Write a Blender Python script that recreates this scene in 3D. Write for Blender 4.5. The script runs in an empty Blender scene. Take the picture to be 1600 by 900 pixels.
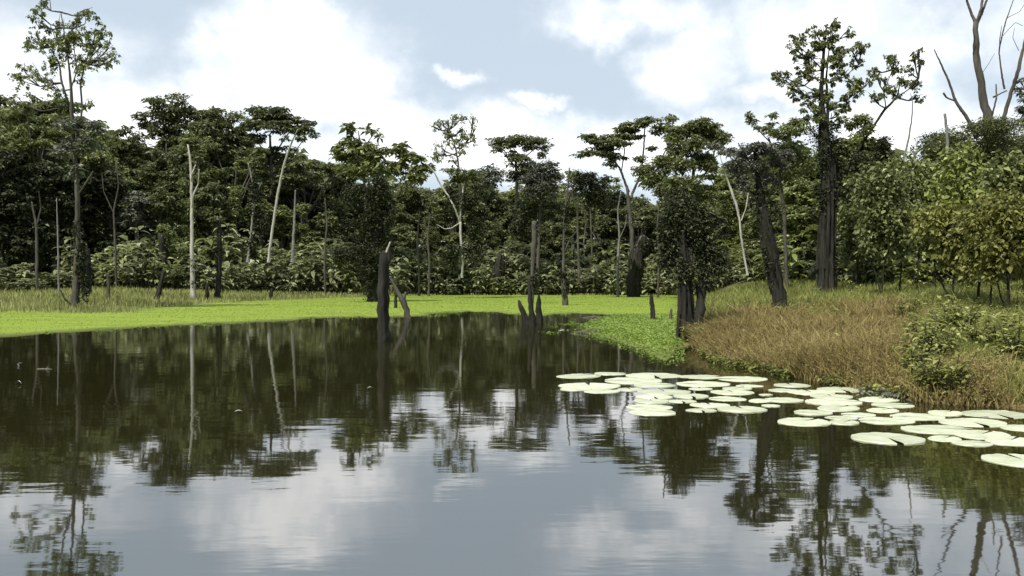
import bpy, math, random
import numpy as np
from mathutils import Vector
random.seed(7)
R = np.random.default_rng(7)
sc = bpy.context.scene
COL = sc.collection
FP, HY, CH = 1400.0, 438.0, 2.4          # focal length in photo pixels, horizon row, eye height (m)

# ------------------------------------------------------------------ camera
cd = bpy.data.cameras.new('camera'); cam = bpy.data.objects.new('camera', cd); COL.objects.link(cam)
cam.location = (0, 0, CH); cam.rotation_euler = (math.radians(90) - 12/FP, 0, 0)
cd.sensor_width = 36; cd.lens = FP/1600*36; cd.clip_end = 5000; cd.clip_start = 0.1
sc.camera = cam

# ------------------------------------------------------------------ geometry of the place
def W(px, py, z=0.0):
    d = (CH-z)*FP/(py-HY)
    return ((px-800)/FP*d, d)
def at(px, py, d):
    return np.array([(px-800)/FP*d, d, CH+(HY-py)/FP*d])

shore_px = [(-700,580),(-350,548),(-150,535),(0,526),(60,522),(120,517),(200,512),(300,507),(400,503),(450,500),(500,496),
 (560,495),(600,495),(650,494),(690,489),(730,486),(770,487),(800,490),(850,492),(900,489),(950,492),(958,496),
 (935,502),(912,509),(908,517),(938,527),(975,538),(1003,550),(1030,562),(1050,566),(1058,548),(1080,539),(1102,550),(1122,565),(1140,570),(1190,577),(1240,590),
 (1300,600),(1360,612),(1420,625),(1480,632),(1540,636),(1600,641),(1700,652),(1850,690)]
poly = [W(*p) for p in shore_px] + [(40,8),(60,-30),(-70,-30)]
PX = np.array([p[0] for p in poly]); PY = np.array([p[1] for p in poly])
def sdist(x, y):
    """distance to the shoreline, positive on land"""
    x = np.atleast_1d(np.asarray(x, float)); y = np.atleast_1d(np.asarray(y, float))
    best = np.full(x.shape, 1e18); inside = np.zeros(x.shape, bool)
    n = len(PX)
    for i in range(n):
        ax, ay, bx, by = PX[i], PY[i], PX[(i+1)%n], PY[(i+1)%n]
        dx, dy = bx-ax, by-ay
        t = np.clip(((x-ax)*dx+(y-ay)*dy)/(dx*dx+dy*dy+1e-12), 0, 1)
        best = np.minimum(best, (x-ax-t*dx)**2+(y-ay-t*dy)**2)
        c = ((ay > y) != (by > y)) & (x < (bx-ax)*(y-ay)/((by-ay) if abs(by-ay) > 1e-9 else 1e-9)+ax)
        inside ^= c
    rag = sm(30, 45, y)*(.45*np.sin(x*1.1+1.7*np.sin(y*.6))*np.sin(x*.43+y*.31)+.25*np.sin(x*2.9+y*1.3+np.sin(x*1.7)))
    return np.where(inside, -1, 1)*np.sqrt(best)+rag
def sm(a, b, t):
    t = np.clip((t-a)/(b-a), 0, 1); return t*t*(3-2*t)
def matback(px):
    yy = np.interp(px, [-200,0,190,250,330,430,560,700,1060,1200], [487,487,489,481,474,469,464,461,461,463])
    return (CH-0.05)*FP/(yy-HY)
def wob(x, y, s):
    return (np.sin(x*s+1.3*np.sin(y*s*.7))+np.sin(y*s*1.3+1.1*np.sin(x*s*.9+2))+np.sin((x+y)*s*2.3)*.5)/2.5
def H(x, y):
    x = np.atleast_1d(np.asarray(x, float)); y = np.atleast_1d(np.asarray(y, float))
    s = sdist(x, y)
    px = 800+FP*x/np.maximum(y, 6)
    sp = np.maximum(s, 0)
    zl = 0.06+0.022*np.clip(y-matback(px), 0, 90)+0.012*wob(x, y, .8)
    zr = 0.09+0.058*np.minimum(sp, 45)+0.08*wob(x, y, .35)*sm(1, 6, sp)
    k = sm(1075, 1180, px)
    land = zl*(1-k)+zr*k
    land = land*sm(0, .25, s)
    return np.where(s > 0, land, -np.minimum(-s*0.7, 1.2)-0.02)
def hz(x, y): return float(H(x, y)[0])
def G(px, py):
    """the point of the ground that photo pixel shows"""
    for d in np.arange(14, 260, .5):
        x = (px-800)/FP*d; z = CH+(HY-py)/FP*d
        if z <= max(hz(x, d), 0): return x, d
    return (px-800)/FP*150, 150.

# ------------------------------------------------------------------ materials
def newmat(name):
    m = bpy.data.materials.new(name); m.use_nodes = True
    nt = m.node_tree; b = nt.nodes['Principled BSDF']; return m, nt, b
def N(nt, t, **kw):
    n = nt.nodes.new(t)
    for k, v in kw.items(): setattr(n, k, v)
    return n
def ramp(nt, fac, stops):
    r = N(nt, 'ShaderNodeValToRGB'); e = r.color_ramp.elements
    while len(e) < len(stops): e.new(.5)
    for el, (p, c) in zip(e, stops): el.position = p; el.color = (*c, 1)
    nt.links.new(fac, r.inputs[0]); return r.outputs[0]
def mixc(nt, fac, a, b, mode='MIX'):
    m = N(nt, 'ShaderNodeMix', data_type='RGBA', blend_type=mode)
    if isinstance(fac, (int, float)): m.inputs[0].default_value = fac
    else: nt.links.new(fac, m.inputs[0])
    for s, v in ((6, a), (7, b)):
        if isinstance(v, tuple): m.inputs[s].default_value = (*v, 1)
        else: nt.links.new(v, m.inputs[s])
    return m.outputs[2]
def noise(nt, scale, detail=4, vec=None, rough=.6):
    n = N(nt, 'ShaderNodeTexNoise'); n.inputs['Scale'].default_value = scale; n.inputs['Detail'].default_value = detail
    n.inputs['Roughness'].default_value = rough
    if vec: nt.links.new(vec, n.inputs['Vector'])
    return n.outputs[0]
def foliage(name, stops, rough=.45, trans=.38, spec=.28, vary=.28):
    m, nt, b = newmat(name)
    a = N(nt, 'ShaderNodeAttribute', attribute_name='tint')
    oi = N(nt, 'ShaderNodeObjectInfo')
    c = ramp(nt, a.outputs['Fac'], stops)
    hs = N(nt, 'ShaderNodeHueSaturation'); nt.links.new(c, hs.inputs['Color'])
    mr = N(nt, 'ShaderNodeMapRange'); mr.inputs[3].default_value = 1-vary; mr.inputs[4].default_value = 1+vary
    nt.links.new(oi.outputs['Random'], mr.inputs[0]); nt.links.new(mr.outputs[0], hs.inputs['Value'])
    nt.links.new(hs.outputs[0], b.inputs['Base Color'])
    b.inputs['Roughness'].default_value = rough; b.inputs['Specular IOR Level'].default_value = spec
    if trans:
        t = N(nt, 'ShaderNodeBsdfTranslucent'); nt.links.new(hs.outputs[0], t.inputs[0])
        mx = N(nt, 'ShaderNodeMixShader'); mx.inputs[0].default_value = trans
        nt.links.new(b.outputs[0], mx.inputs[1]); nt.links.new(t.outputs[0], mx.inputs[2])
        nt.links.new(mx.outputs[0], nt.nodes['Material Output'].inputs[0])
    return m
F = {
 'forest': foliage('dark forest leaves', [(0,(0.041,0.048,0.017)),(.6,(0.123,0.139,0.052)),(.8,(0.232,0.254,0.109)),(1,(0.406,0.428,0.217))], spec=.35),
 'mid':    foliage('mid green leaves', [(0,(0.050,0.060,0.019)),(.6,(0.163,0.185,0.062)),(.8,(0.275,0.300,0.119)),(1,(0.450,0.475,0.237))], trans=.4),
 'shrub':  foliage('broad waxy leaves', [(0,(0.060,0.070,0.026)),(.6,(0.204,0.228,0.102)),(.8,(0.348,0.372,0.192)),(1,(0.504,0.528,0.312))], rough=.36),
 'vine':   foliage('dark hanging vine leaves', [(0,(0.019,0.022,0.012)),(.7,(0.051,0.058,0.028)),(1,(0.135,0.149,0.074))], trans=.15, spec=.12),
 'grey':   foliage('grey green twiggy leaves', [(0,(0.066,0.072,0.048)),(.6,(0.144,0.150,0.108)),(1,(0.240,0.246,0.186))], trans=.25),
 'bright': foliage('fresh bright leaves', [(0,(0.055,0.068,0.017)),(.6,(0.187,0.220,0.055)),(.8,(0.297,0.330,0.099)),(1,(0.440,0.473,0.187))], trans=.4),
 'olive':  foliage('olive yellow leaves', [(0,(0.069,0.075,0.016)),(.6,(0.184,0.190,0.046)),(1,(0.333,0.333,0.103))], trans=.4),
 'brown':  foliage('dry reddish seed grass', [(0,(.13,.10,.04)),(.5,(.26,.205,.08)),(1,(.38,.31,.14))], rough=.8, trans=.3, spec=.1, vary=0),
 'meadow': foliage('dry olive grass blades', [(0,(.12,.135,.04)),(.5,(.26,.28,.09)),(1,(.40,.40,.16))], rough=.8, trans=.3, spec=.1, vary=0),
 'mat':    foliage('floating grass blades', [(0,(.07,.11,.018)),(.5,(.15,.225,.035)),(1,(.27,.35,.09))], rough=.6, trans=.3, spec=.2, vary=0),
 'herb':   foliage('herb leaves', [(0,(.08,.088,.018)),(.5,(.25,.265,.065)),(1,(.45,.47,.17))], rough=.65, spec=.3, vary=.1),
}
def bark(name, c0, c1, scale=3, bump=.5):
    m, nt, b = newmat(name)
    tc = N(nt, 'ShaderNodeTexCoord'); mp = N(nt, 'ShaderNodeMapping'); mp.inputs['Scale'].default_value = (1, 1, .18)
    nt.links.new(tc.outputs['Object'], mp.inputs[0])
    f = noise(nt, scale, 6, mp.outputs[0], .7)
    nt.links.new(ramp(nt, f, [(.32, c0), (.68, c1)]), b.inputs['Base Color'])
    b.inputs['Roughness'].default_value = .9; b.inputs['Specular IOR Level'].default_value = .2
    bp = N(nt, 'ShaderNodeBump'); bp.inputs['Strength'].default_value = bump; bp.inputs['Distance'].default_value = .12
    nt.links.new(f, bp.inputs['Height']); nt.links.new(bp.outputs[0], b.inputs['Normal'])
    return m
B = {'dark': bark('dark wet bark', (.006,.006,.004), (.042,.040,.029), 4, bump=1),
     'mid': bark('grey brown bark', (.035,.031,.024), (.11,.10,.08)),
     'pale': bark('pale smooth bark', (.20,.19,.155), (.48,.46,.40), 2),
     'grey': bark('weathered grey wood', (.09,.088,.075), (.24,.235,.21))}

# ------------------------------------------------------------------ mesh helpers
def mesh(name, V, Fc, mat, tint=None, smooth=False):
    me = bpy.data.meshes.new(name)
    V = np.asarray(V, np.float32); me.vertices.add(len(V)); me.vertices.foreach_set('co', V.ravel())
    if isinstance(Fc, np.ndarray):
        n, k = Fc.shape; me.loops.add(n*k); me.loops.foreach_set('vertex_index', Fc.astype(np.int32).ravel())
        me.polygons.add(n); me.polygons.foreach_set('loop_start', np.arange(0, n*k, k, dtype=np.int32))
        if bpy.app.version < (4, 0, 0): me.polygons.foreach_set('loop_total', np.full(n, k, np.int32))
    else:
        tot = [len(f) for f in Fc]; me.loops.add(sum(tot))
        me.loops.foreach_set('vertex_index', np.array([i for f in Fc for i in f], np.int32))
        me.polygons.add(len(Fc)); me.polygons.foreach_set('loop_start', np.concatenate([[0], np.cumsum(tot)[:-1]]).astype(np.int32))
    if smooth: me.polygons.foreach_set('use_smooth', np.ones(len(me.polygons), bool))
    if tint is not None:
        a = me.attributes.new('tint', 'FLOAT', 'POINT'); a.data.foreach_set('value', np.asarray(tint, np.float32))
    me.materials.append(mat); me.update(); me.validate()
    return me
def link(name, data, parent=None, loc=None):
    o = bpy.data.objects.new(name, data); COL.objects.link(o)
    if parent: o.parent = parent
    if loc is not None: o.location = loc
    return o
LABELS = {}
def tag(o, label=None, cat=None, group=None, kind=None):
    if label:
        assert label not in LABELS or group, label
        LABELS[label] = o.name
        n = len(label.split()); assert 4 <= n <= 16, (n, label)
        o['label'] = label
    if cat: o['category'] = cat
    if group: o['group'] = group
    if kind: o['kind'] = kind
    return o
def unit(v): return v/np.maximum(np.linalg.norm(v, axis=-1, keepdims=True), 1e-9)

class TB:            # collects tubes into one mesh
    def __init__(s): s.V = []; s.F = []; s.n = 0
    def tube(s, pts, rad, sides=8, rough=.06, cap=True, flare=0, splinter=0):
        pts = np.asarray(pts, float); rad = np.asarray(rad, float)
        # resample smoothly
        seg = np.linalg.norm(np.diff(pts, axis=0), axis=1); t = np.concatenate([[0], np.cumsum(seg)])
        n = max(4, int(min(40, t[-1]/max(rad.mean()*1.6, .12)))+1)
        tt = np.linspace(0, t[-1], n)
        P = np.stack([np.interp(tt, t, pts[:, i]) for i in range(3)], 1); r = np.interp(tt, t, rad)
        Q = P.copy(); Q[1:-1] = (P[:-2]+2*P[1:-1]+P[2:])/4; P = Q
        P[1:-1] += R.normal(0, 1, (n-2, 3))*r[1:-1, None]*.12
        if flare: r = r*(1+flare*np.exp(-tt/(rad[0]*2.2)))
        T = unit(np.gradient(P, axis=0)); X = unit(np.cross(T, [0.13, 1, 0.07])); Y = np.cross(T, X)
        a = np.linspace(0, 2*np.pi, sides, endpoint=False)
        prof = 1+R.normal(0, rough, sides)
        for i in range(n):
            rr = r[i]*prof*(1+R.normal(0, rough*.5, sides))
            ring = P[i]+(np.cos(a)*rr)[:, None]*X[i]+(np.sin(a)*rr)[:, None]*Y[i]
            if splinter and i == n-1: ring = ring+T[i]*(R.uniform(-.6, 1, sides)*splinter*(1+.9*np.cos(a-1)))[:, None]
            s.V.append(ring)
            if i:
                b0 = s.n+(i-1)*sides; b1 = b0+sides
                for k in range(sides):
                    k2 = (k+1) % sides; s.F.append((b0+k, b0+k2, b1+k2, b1+k))
        if cap: s.F.append(tuple(s.n+(n-1)*sides+k for k in range(sides)))
        s.n += n*sides
    def jag(s, p, r, h, k=5):       # splintered top
        for i in range(k):
            a = 6.28*i/k+random.random(); q = np.array(p)+np.array([math.cos(a), math.sin(a), 0])*r*.55
            s.tube([q-[0, 0, r], q+[0, 0, h*random.uniform(.3, .7)], q+[math.cos(a)*r*.2, 0, h*random.uniform(.8, 1.2)]], [r*.45, r*.3, r*.04], 4)
    def build(s, name, mat, parent=None):
        return link(name, mesh(name, np.concatenate(s.V), s.F, mat, smooth=True), parent)

def leaves(P, L, Wd, droop=.25, spread=.6, out=None, size_var=.35, upright=False):
    """kite leaves folded along the midrib; P n x 3"""
    n = len(P)
    az = R.uniform(0, 2*np.pi, n)
    D = np.stack([np.cos(az), np.sin(az), R.normal(-droop, .35, n)], 1)
    if out is not None: D = D+out*.35
    D = unit(D)
    U = unit(np.stack([R.normal(0, spread, n), R.normal(0, spread, n), np.ones(n)], 1))
    S = unit(np.cross(D, U)); U = np.cross(S, D)
    l = (L*np.clip(R.normal(1, size_var, n), .35, 2))[:, None]; w = l*(Wd/L)
    b = P; tip = P+D*l-np.array([0, 0, 1])*l*.15
    m = P+D*l*.45
    V = np.stack([b, m+S*w*.5+U*w*.18, tip, m-S*w*.5+U*w*.18], 1).reshape(-1, 3)
    i = np.arange(n)*4
    Fc = np.stack([np.stack([i, i+1, i+2], 1), np.stack([i, i+2, i+3], 1)], 1).reshape(-1, 3)
    return V, Fc
def crown_pts(blobs, n, sub=.33, gap=.0, k_per=14, flat=1.0, airy=False):
    """blobs: (centre, radii) arrays; clumps of points spread through and over each ellipsoid"""
    wt = np.array([(b[1][0]*b[1][2]+b[1][0]*b[1][1]) for b in blobs]); wt = wt/wt.sum()
    out, dirs = [], []
    for (c, r), w in zip(blobs, wt):
        m = max(12, int(n*w)); c = np.array(c); r = np.array(r)
        K = max(4, int(k_per))
        u = unit(R.normal(0, 1, (K, 3))); rad = R.uniform(.35, .95, K)[:, None]
        cen = u*rad
        sc_ = R.uniform(.6, 1.3, K)*sub
        j = R.integers(0, K, m)
        q = unit(R.normal(0, 1, (m, 3)))*(R.uniform(0, 1, m)**.45)[:, None]
        q[:, 2] *= (1.0 if airy else .6*flat)
        pts = cen[j]+q*sc_[j][:, None]
        out.append(c+pts*r); dirs.append(unit(q))
    P = np.concatenate(out); D = np.concatenate(dirs)
    return P, D
def crown(name, blobs, n, L, mat, parent, sub=.33, k=14, Wd=None, droop=.25, flat=1.0, hang=0, airy=False):
    n = int(n*1.7); L = L*.74
    P, D = crown_pts(blobs, n, sub, k_per=k, flat=flat, airy=airy)
    if hang:
        hmask = R.uniform(0, 1, len(P)) < .5; P[hmask, 2] -= R.uniform(0, hang, hmask.sum())**1
    V, Fc = leaves(P, L, Wd or L*(.6 if airy else .45), droop+(.35 if airy else 0), out=D, spread=1.1 if airy else .85)
    cl = np.repeat(np.clip(R.normal(.5, .22, len(P)), 0, 1), 4)
    return link(name, mesh(name, V, Fc, mat, cl), parent)

# ------------------------------------------------------------------ terrain and water
xs = np.concatenate([np.arange(-2500, -200, 230), np.arange(-200, -70, 8), np.arange(-70, -25, 1.2), np.arange(-25, 25, .4), np.arange(25, 70, 1.2), np.arange(70, 200, 8), np.arange(200, 2600, 240)])
ys = np.concatenate([np.arange(-1500, -40, 200), np.arange(-40, 12, 4), np.arange(12, 60, .4), np.arange(60, 160, 1.2), np.arange(160, 300, 8), np.arange(300, 3200, 260)])
gx, gy = np.meshgrid(xs, ys); fx, fy = gx.ravel(), gy.ravel()
s_all = sdist(fx, fy); z = H(fx, fy)
far = sm(130, 400, np.hypot(fx, fy)); z = np.where(s_all > 0, np.minimum(z, 3.5), z)
nx, ny = len(xs), len(ys); ii = np.arange(nx*ny).reshape(ny, nx)
Fc = np.stack([ii[:-1, :-1], ii[:-1, 1:], ii[1:, 1:], ii[1:, :-1]], -1).reshape(-1, 4)
px_all = 800+FP*fx/np.maximum(fy, 6)
mb = matback(px_all)
zone_mat = (.35+.65*sm(.1, 1.1, s_all))*sm(0, .1, s_all)*(1-sm(-2.5, 2.5, fy-mb+wob(fx, fy, .5)*3))*(1-sm(1045, 1085, px_all+wob(fx, fy, .6)*10))
yshade = np.interp(px_all, [1060,1200,1420,1440,1600], [465,468,490,560,560])
zone_brown = sm(1060, 1085, px_all)*sm(-1, .6, s_all)*(1-sm(36, 44, fy))
me = mesh('terrain', np.stack([fx, fy, z], 1), Fc, None, smooth=True) if False else None
def terrain_mat():
    m, nt, b = newmat('soil and low plants')
    a1 = N(nt, 'ShaderNodeAttribute', attribute_name='mat'); a2 = N(nt, 'ShaderNodeAttribute', attribute_name='dry')
    tc = N(nt, 'ShaderNodeTexCoord')
    n1 = noise(nt, .35, 6, tc.outputs['Object']); n2 = noise(nt, 6, 5, tc.outputs['Object'])
    base = ramp(nt, n1, [(.3, (.05,.055,.022)), (.7, (.13,.13,.055))])
    mp = N(nt, 'ShaderNodeMapping'); mp.inputs['Scale'].default_value = (.25, 1.1, 1); nt.links.new(tc.outputs['Object'], mp.inputs[0])
    n3 = noise(nt, .5, 6, mp.outputs[0], .65)
    green = mixc(nt, .45, ramp(nt, n3, [(.3, (.09,.125,.016)), (.48, (.165,.225,.03)), (.7, (.22,.28,.045))]), ramp(nt, n2, [(.3, (.16,.21,.03)), (.7, (.25,.31,.05))]))
    n4 = noise(nt, .9, 5, mp.outputs[0])
    mud = ramp(nt, n4, [(.66, (0,0,0)), (.72, (1,1,1))])
    green = mixc(nt, mud, green, (.07, .075, .03))
    dry = ramp(nt, n2, [(.3, (.10,.075,.03)), (.7, (.22,.16,.07))])
    c = mixc(nt, a1.outputs['Fac'], base, green); c = mixc(nt, a2.outputs['Fac'], c, dry)
    nt.links.new(c, b.inputs['Base Color']); b.inputs['Roughness'].default_value = .95; b.inputs['Specular IOR Level'].default_value = .1
    bp = N(nt, 'ShaderNodeBump'); bp.inputs['Strength'].default_value = .6; bp.inputs['Distance'].default_value = .1
    nt.links.new(n2, bp.inputs['Height']); nt.links.new(bp.outputs[0], b.inputs['Normal'])
    return m
tm = mesh('terrain', np.stack([fx, fy, z], 1), Fc, terrain_mat(), smooth=True)
for nm, arr in (('mat', zone_mat), ('dry', zone_brown)):
    a = tm.attributes.new(nm, 'FLOAT', 'POINT'); a.data.foreach_set('value', arr.astype(np.float32))
tag(link('terrain', tm), kind='structure')

def water_mat():
    m, nt, b = newmat('murky pond water')
    tc = N(nt, 'ShaderNodeTexCoord')
    mp = N(nt, 'ShaderNodeMapping'); mp.inputs['Scale'].default_value = (.55, 1.5, 1); nt.links.new(tc.outputs['Object'], mp.inputs[0])
    n1 = noise(nt, 1.3, 3, mp.outputs[0], .5)
    n0 = noise(nt, .16, 2, mp.outputs[0], .5)
    gst = ramp(nt, n0, [(.35, (.25,.25,.25)), (.65, (1,1,1))])
    mu = N(nt, 'ShaderNodeMath', operation='MULTIPLY'); nt.links.new(n1, mu.inputs[0]); nt.links.new(gst, mu.inputs[1])
    bp = N(nt, 'ShaderNodeBump'); bp.inputs['Strength'].default_value = WATER_BUMP; bp.inputs['Distance'].default_value = .02
    nt.links.new(mu.outputs[0], bp.inputs['Height'])
    b.inputs['Base Color'].default_value = (.016, .015, .005, 1)
    b.inputs['Roughness'].default_value = .03; b.inputs['IOR'].default_value = 4.3
    nt.links.new(bp.outputs[0], b.inputs['Normal'])
    return m
WATER_BUMP = .22
wv = [(-110, -60, 0), (110, -60, 0), (110, 110, 0), (-110, 110, 0)]
tag(link('water', mesh('water', wv, [(0, 1, 2, 3)], water_mat())), kind='structure')

# ------------------------------------------------------------------ grass of every sort (stuff)
def blades(X, Y, hgt, wid, mat, name, lean=.35, tint=None, z0=-.05, seedhead=0):
    n = len(X); Z = H(X, Y)+z0
    h = hgt*np.clip(R.normal(1, .28, n), .3, 1.9); az = R.uniform(0, 2*np.pi, n); fa = R.uniform(0, 2*np.pi, n)
    ln = h*np.abs(R.normal(0, lean, n))
    dx, dy = np.cos(az)*ln, np.sin(az)*ln
    sx, sy = np.cos(fa)*wid/2, np.sin(fa)*wid/2
    P = np.stack([X, Y, Z], 1); up = np.array([0, 0, 1.])
    S = np.stack([sx, sy, 0*sx], 1)
    M = P+np.stack([dx*.35, dy*.35, h*.6], 1); T = P+np.stack([dx, dy, h], 1)
    V = np.stack([P-S, P+S, M+S*(.9+seedhead), T, M-S*(.9+seedhead)], 1).reshape(-1, 3)
    i = np.arange(n)*5
    Fq = np.stack([np.stack([i, i+1, i+2], 1), np.stack([i, i+2, i+4], 1), np.stack([i+4, i+2, i+3], 1)], 1).reshape(-1, 3)
    t = R.uniform(0, 1, n) if tint is None else tint
    o = link(name, mesh(name, V, Fq, mat, np.repeat(np.clip(t, 0, 1), 5)))
    return o
def scatter(n, pxr, dr, cond):
    out = []
    px = R.uniform(*pxr, n); d = np.sqrt(R.uniform(dr[0]**2, dr[1]**2, n)); x = (px-800)/FP*d
    k = cond(px, x, d); return x[k], d[k], px[k]
# floating bright mat
def c_mat(px, x, d):
    return (sdist(x, d) > .15+.9*R.uniform(0, 1, len(x))**2) & (d < matback(px)+wob(x, d, .5)*3) & (px < 1062)
x, d, p = scatter(90000, (-120, 1070), (24, 150), c_mat)
kk = (R.uniform(0, 1, len(x)) < .12) | ((wob(x*.35, d*1.1, .6) < .72) & (wob(x*.5+9, d*1.7, .9) < .8)); x, d, p = x[kk], d[kk], p[kk]
tn = .52+.26*wob(x*.5, d, .35)+R.normal(0, .07, len(x))
h_ = np.where((p > 890) & (d < 62), .12, .03)*(1+.0*d)
o = blades(x, d, h_, .03+.0007*d, F['mat'], 'floating_grass', .9, tn, -.01); tag(o, kind='stuff')
x, d, p = scatter(140000, (-120, 900), (40, 110), lambda px, x, d: (sdist(x, d) < .2) & (sdist(x, d) > -1.6) & (wob(x*1.3, d, 1.7) > .35+.35*R.uniform(0, 1, len(px))-.3*sdist(x, d)*-1))
P = np.stack([x, d, R.uniform(.004, .03, len(x))], 1); V, Fq = leaves(P, .12, .09, -.05, spread=.15)
tag(link('drifting_weed', mesh('drifting_weed', V, Fq, F['mat'], np.repeat(np.clip(R.normal(.4, .15, len(x)), 0, 1), 4))), kind='stuff')
# rough near lobe of the mat: broad little leaves
x, d, p = scatter(40000, (880, 1075), (24, 60), lambda px, x, d: (sdist(x, d) > -.35) & (px < 1070))
P = np.stack([x, d, np.maximum(H(x, d), 0)+R.uniform(.0, .12, len(x))], 1)
kk = R.uniform(0, 1, len(x)) < .25+.75*sm(-.2, 1.6, sdist(x, d)+.5*wob(x, d, 2)); P = P[kk]; x = x[kk]; d = d[kk]
V, Fq = leaves(P, .085, .05, -.1)
tag(link('water_weed', mesh('water_weed', V, Fq, F['mat'], np.repeat(np.clip(.85-.35*(1-sm(0, 2, sdist(x, d)))+.2*wob(x, d, 1.5)+R.normal(0, .24, len(x)), 0, 1), 4))), kind='stuff')
# olive meadow on the left bank
def c_mead(px, x, d):
    return (d > matback(px)+wob(x, d, .5)*3-1) & (sdist(x, d) > .5)
x, d, p = scatter(60000, (-120, 1080), (62, 165), c_mead)
o = blades(x, d, np.interp(p, [0, 400, 600], [.5, .42, .32]), .04+.0004*d, F['meadow'], 'meadow_grass', .35, .5+.25*wob(x, d, .22)+R.normal(0, .18, len(x))); tag(o, kind='stuff')
# reddish dry grass on the right bank
def inb(px, x, d):
    s = sdist(x, d)
    g = sm(1385, 1470, px+26*wob(x, d, .8))*sm(.5, 3.5, s-2.0*sm(1480,1620,px)+1.2*wob(x, d, 1.1))     # greener ground to the right
    patch = np.exp(-((px-1515)/55.)**2)*sm(3.2, 1.6, s+.5*wob(x, d, 1.3)) if 0 else np.exp(-((px-1515)/60.)**4)*(1-sm(1.8, 3.0, s+.6*wob(x, d, 1.3)))
    g = np.maximum(g, .22*sm(.25, .6, wob(x, d, 1.6)))
    g = np.maximum(g, sm(1395, 1440, px+18*wob(x, d, .8))*sm(-.2, .4, s))*(1-.9*patch)
    return s, g
def c_br(px, x, d):
    s, g = inb(px, x, d)
    return (s > -.1) & (px > 1090+8*wob(x, d, 1)) & (R.uniform(0, 1, len(px)) > g*.995) & (R.uniform(0, 1, len(px)) > sm(32, 43, d+2*wob(x, d, .7)))
x, d, p = scatter(210000, (1070, 1700), (15, 44), c_br)
hh = np.interp(d, [16, 22, 40], [.5, .62, .75])*(.85+.3*wob(x, d, .9)+.12*wob(x, d, 3.1))*np.interp(sdist(x, d), [0, .6, 3], [.6, .85, 1])
o = blades(x, d, hh, .008+.0006*d, F['brown'], 'dry_grass', .75, .5+.22*wob(x, d, .8)+R.normal(0, .18, len(x)), seedhead=.6); tag(o, kind='stuff')
k = np.concatenate([np.arange(len(x)), np.arange(len(x))[::2]]); xx, dd, h2 = x[k]+R.normal(0, .12, len(k)), d[k]+R.normal(0, .12, len(k)), hh[k]
P = np.stack([xx, dd, np.maximum(H(xx, dd), 0)+h2*R.uniform(.4, 1.2, len(xx))], 1); V, Fq = leaves(P, .05, .016, -.5, spread=1.5)
V = V+0; tag(link('seed_heads', mesh('seed_heads', V, Fq, F['brown'], np.repeat(np.clip(.6+.25*wob(xx, dd, .8)+R.normal(0, .2, len(xx)), 0, 1), 4))), kind='stuff')
# green herbs and grass further up the right bank
def c_gr(px, x, d):
    s, g = inb(px, x, d)
    g2 = np.maximum(g, sm(33, 42, d+2*wob(x, d, .7)))
    return (s > .3) & (px > 1085) & (R.uniform(0, 1, len(px)) < g2)
x, d, p = scatter(110000, (1080, 1720), (16, 80), c_gr)
o = blades(x, d, np.interp(d, [16, 40, 80], [.45, .65, .8]), .012+.0009*d, F['herb'], 'green_grass', .5, .42+.22*wob(x, d, .5)+R.normal(0, .2, len(x))); tag(o, kind='stuff')
x, d, p = scatter(75000, (1370, 1720), (15, 32), lambda px, x, d: c_gr(px, x, d))
o = blades(x, d, .4*(.9+.3*wob(x, d, 1.4)), .022, F['herb'], 'bank_grass', .6, .42+.25*wob(x, d, .9)+R.normal(0, .2, len(x))); tag(o, kind='stuff')
x, d, p = scatter(60000, (1095, 1720), (16, 70), lambda px, x, d: c_gr(px, x, d) & (wob(x, d, 1.1) > -.25))
P = np.stack([x, d, H(x, d)+R.uniform(.1, .75, len(x))], 1)
V, Fq = leaves(P, .13, .05, .0)
tag(link('ground_cover', mesh('ground_cover', V, Fq, F['herb'], np.repeat(np.clip(R.normal(.55, .25, len(x)), 0, 1), 4))), kind='stuff')
# leafy fringe along the near edge of the right bank
x, d, p = scatter(500000, (1080, 1720), (15.5, 30), lambda px, x, d: (np.abs(sdist(x, d)-.1) < .38) & (wob(x, d, 2.2) > .05))
P = np.stack([x, d, np.maximum(H(x, d), 0)+R.uniform(.0, .2, len(x))], 1)
if len(P) > 6000: P = P[:6000]
V, Fq = leaves(P, .11, .045, .1)
tag(link('bank_weed', mesh('bank_weed', V, Fq, F['herb'], np.repeat(np.clip(R.normal(.32, .3, len(P)), 0, 1), 4))), kind='stuff')

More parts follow.
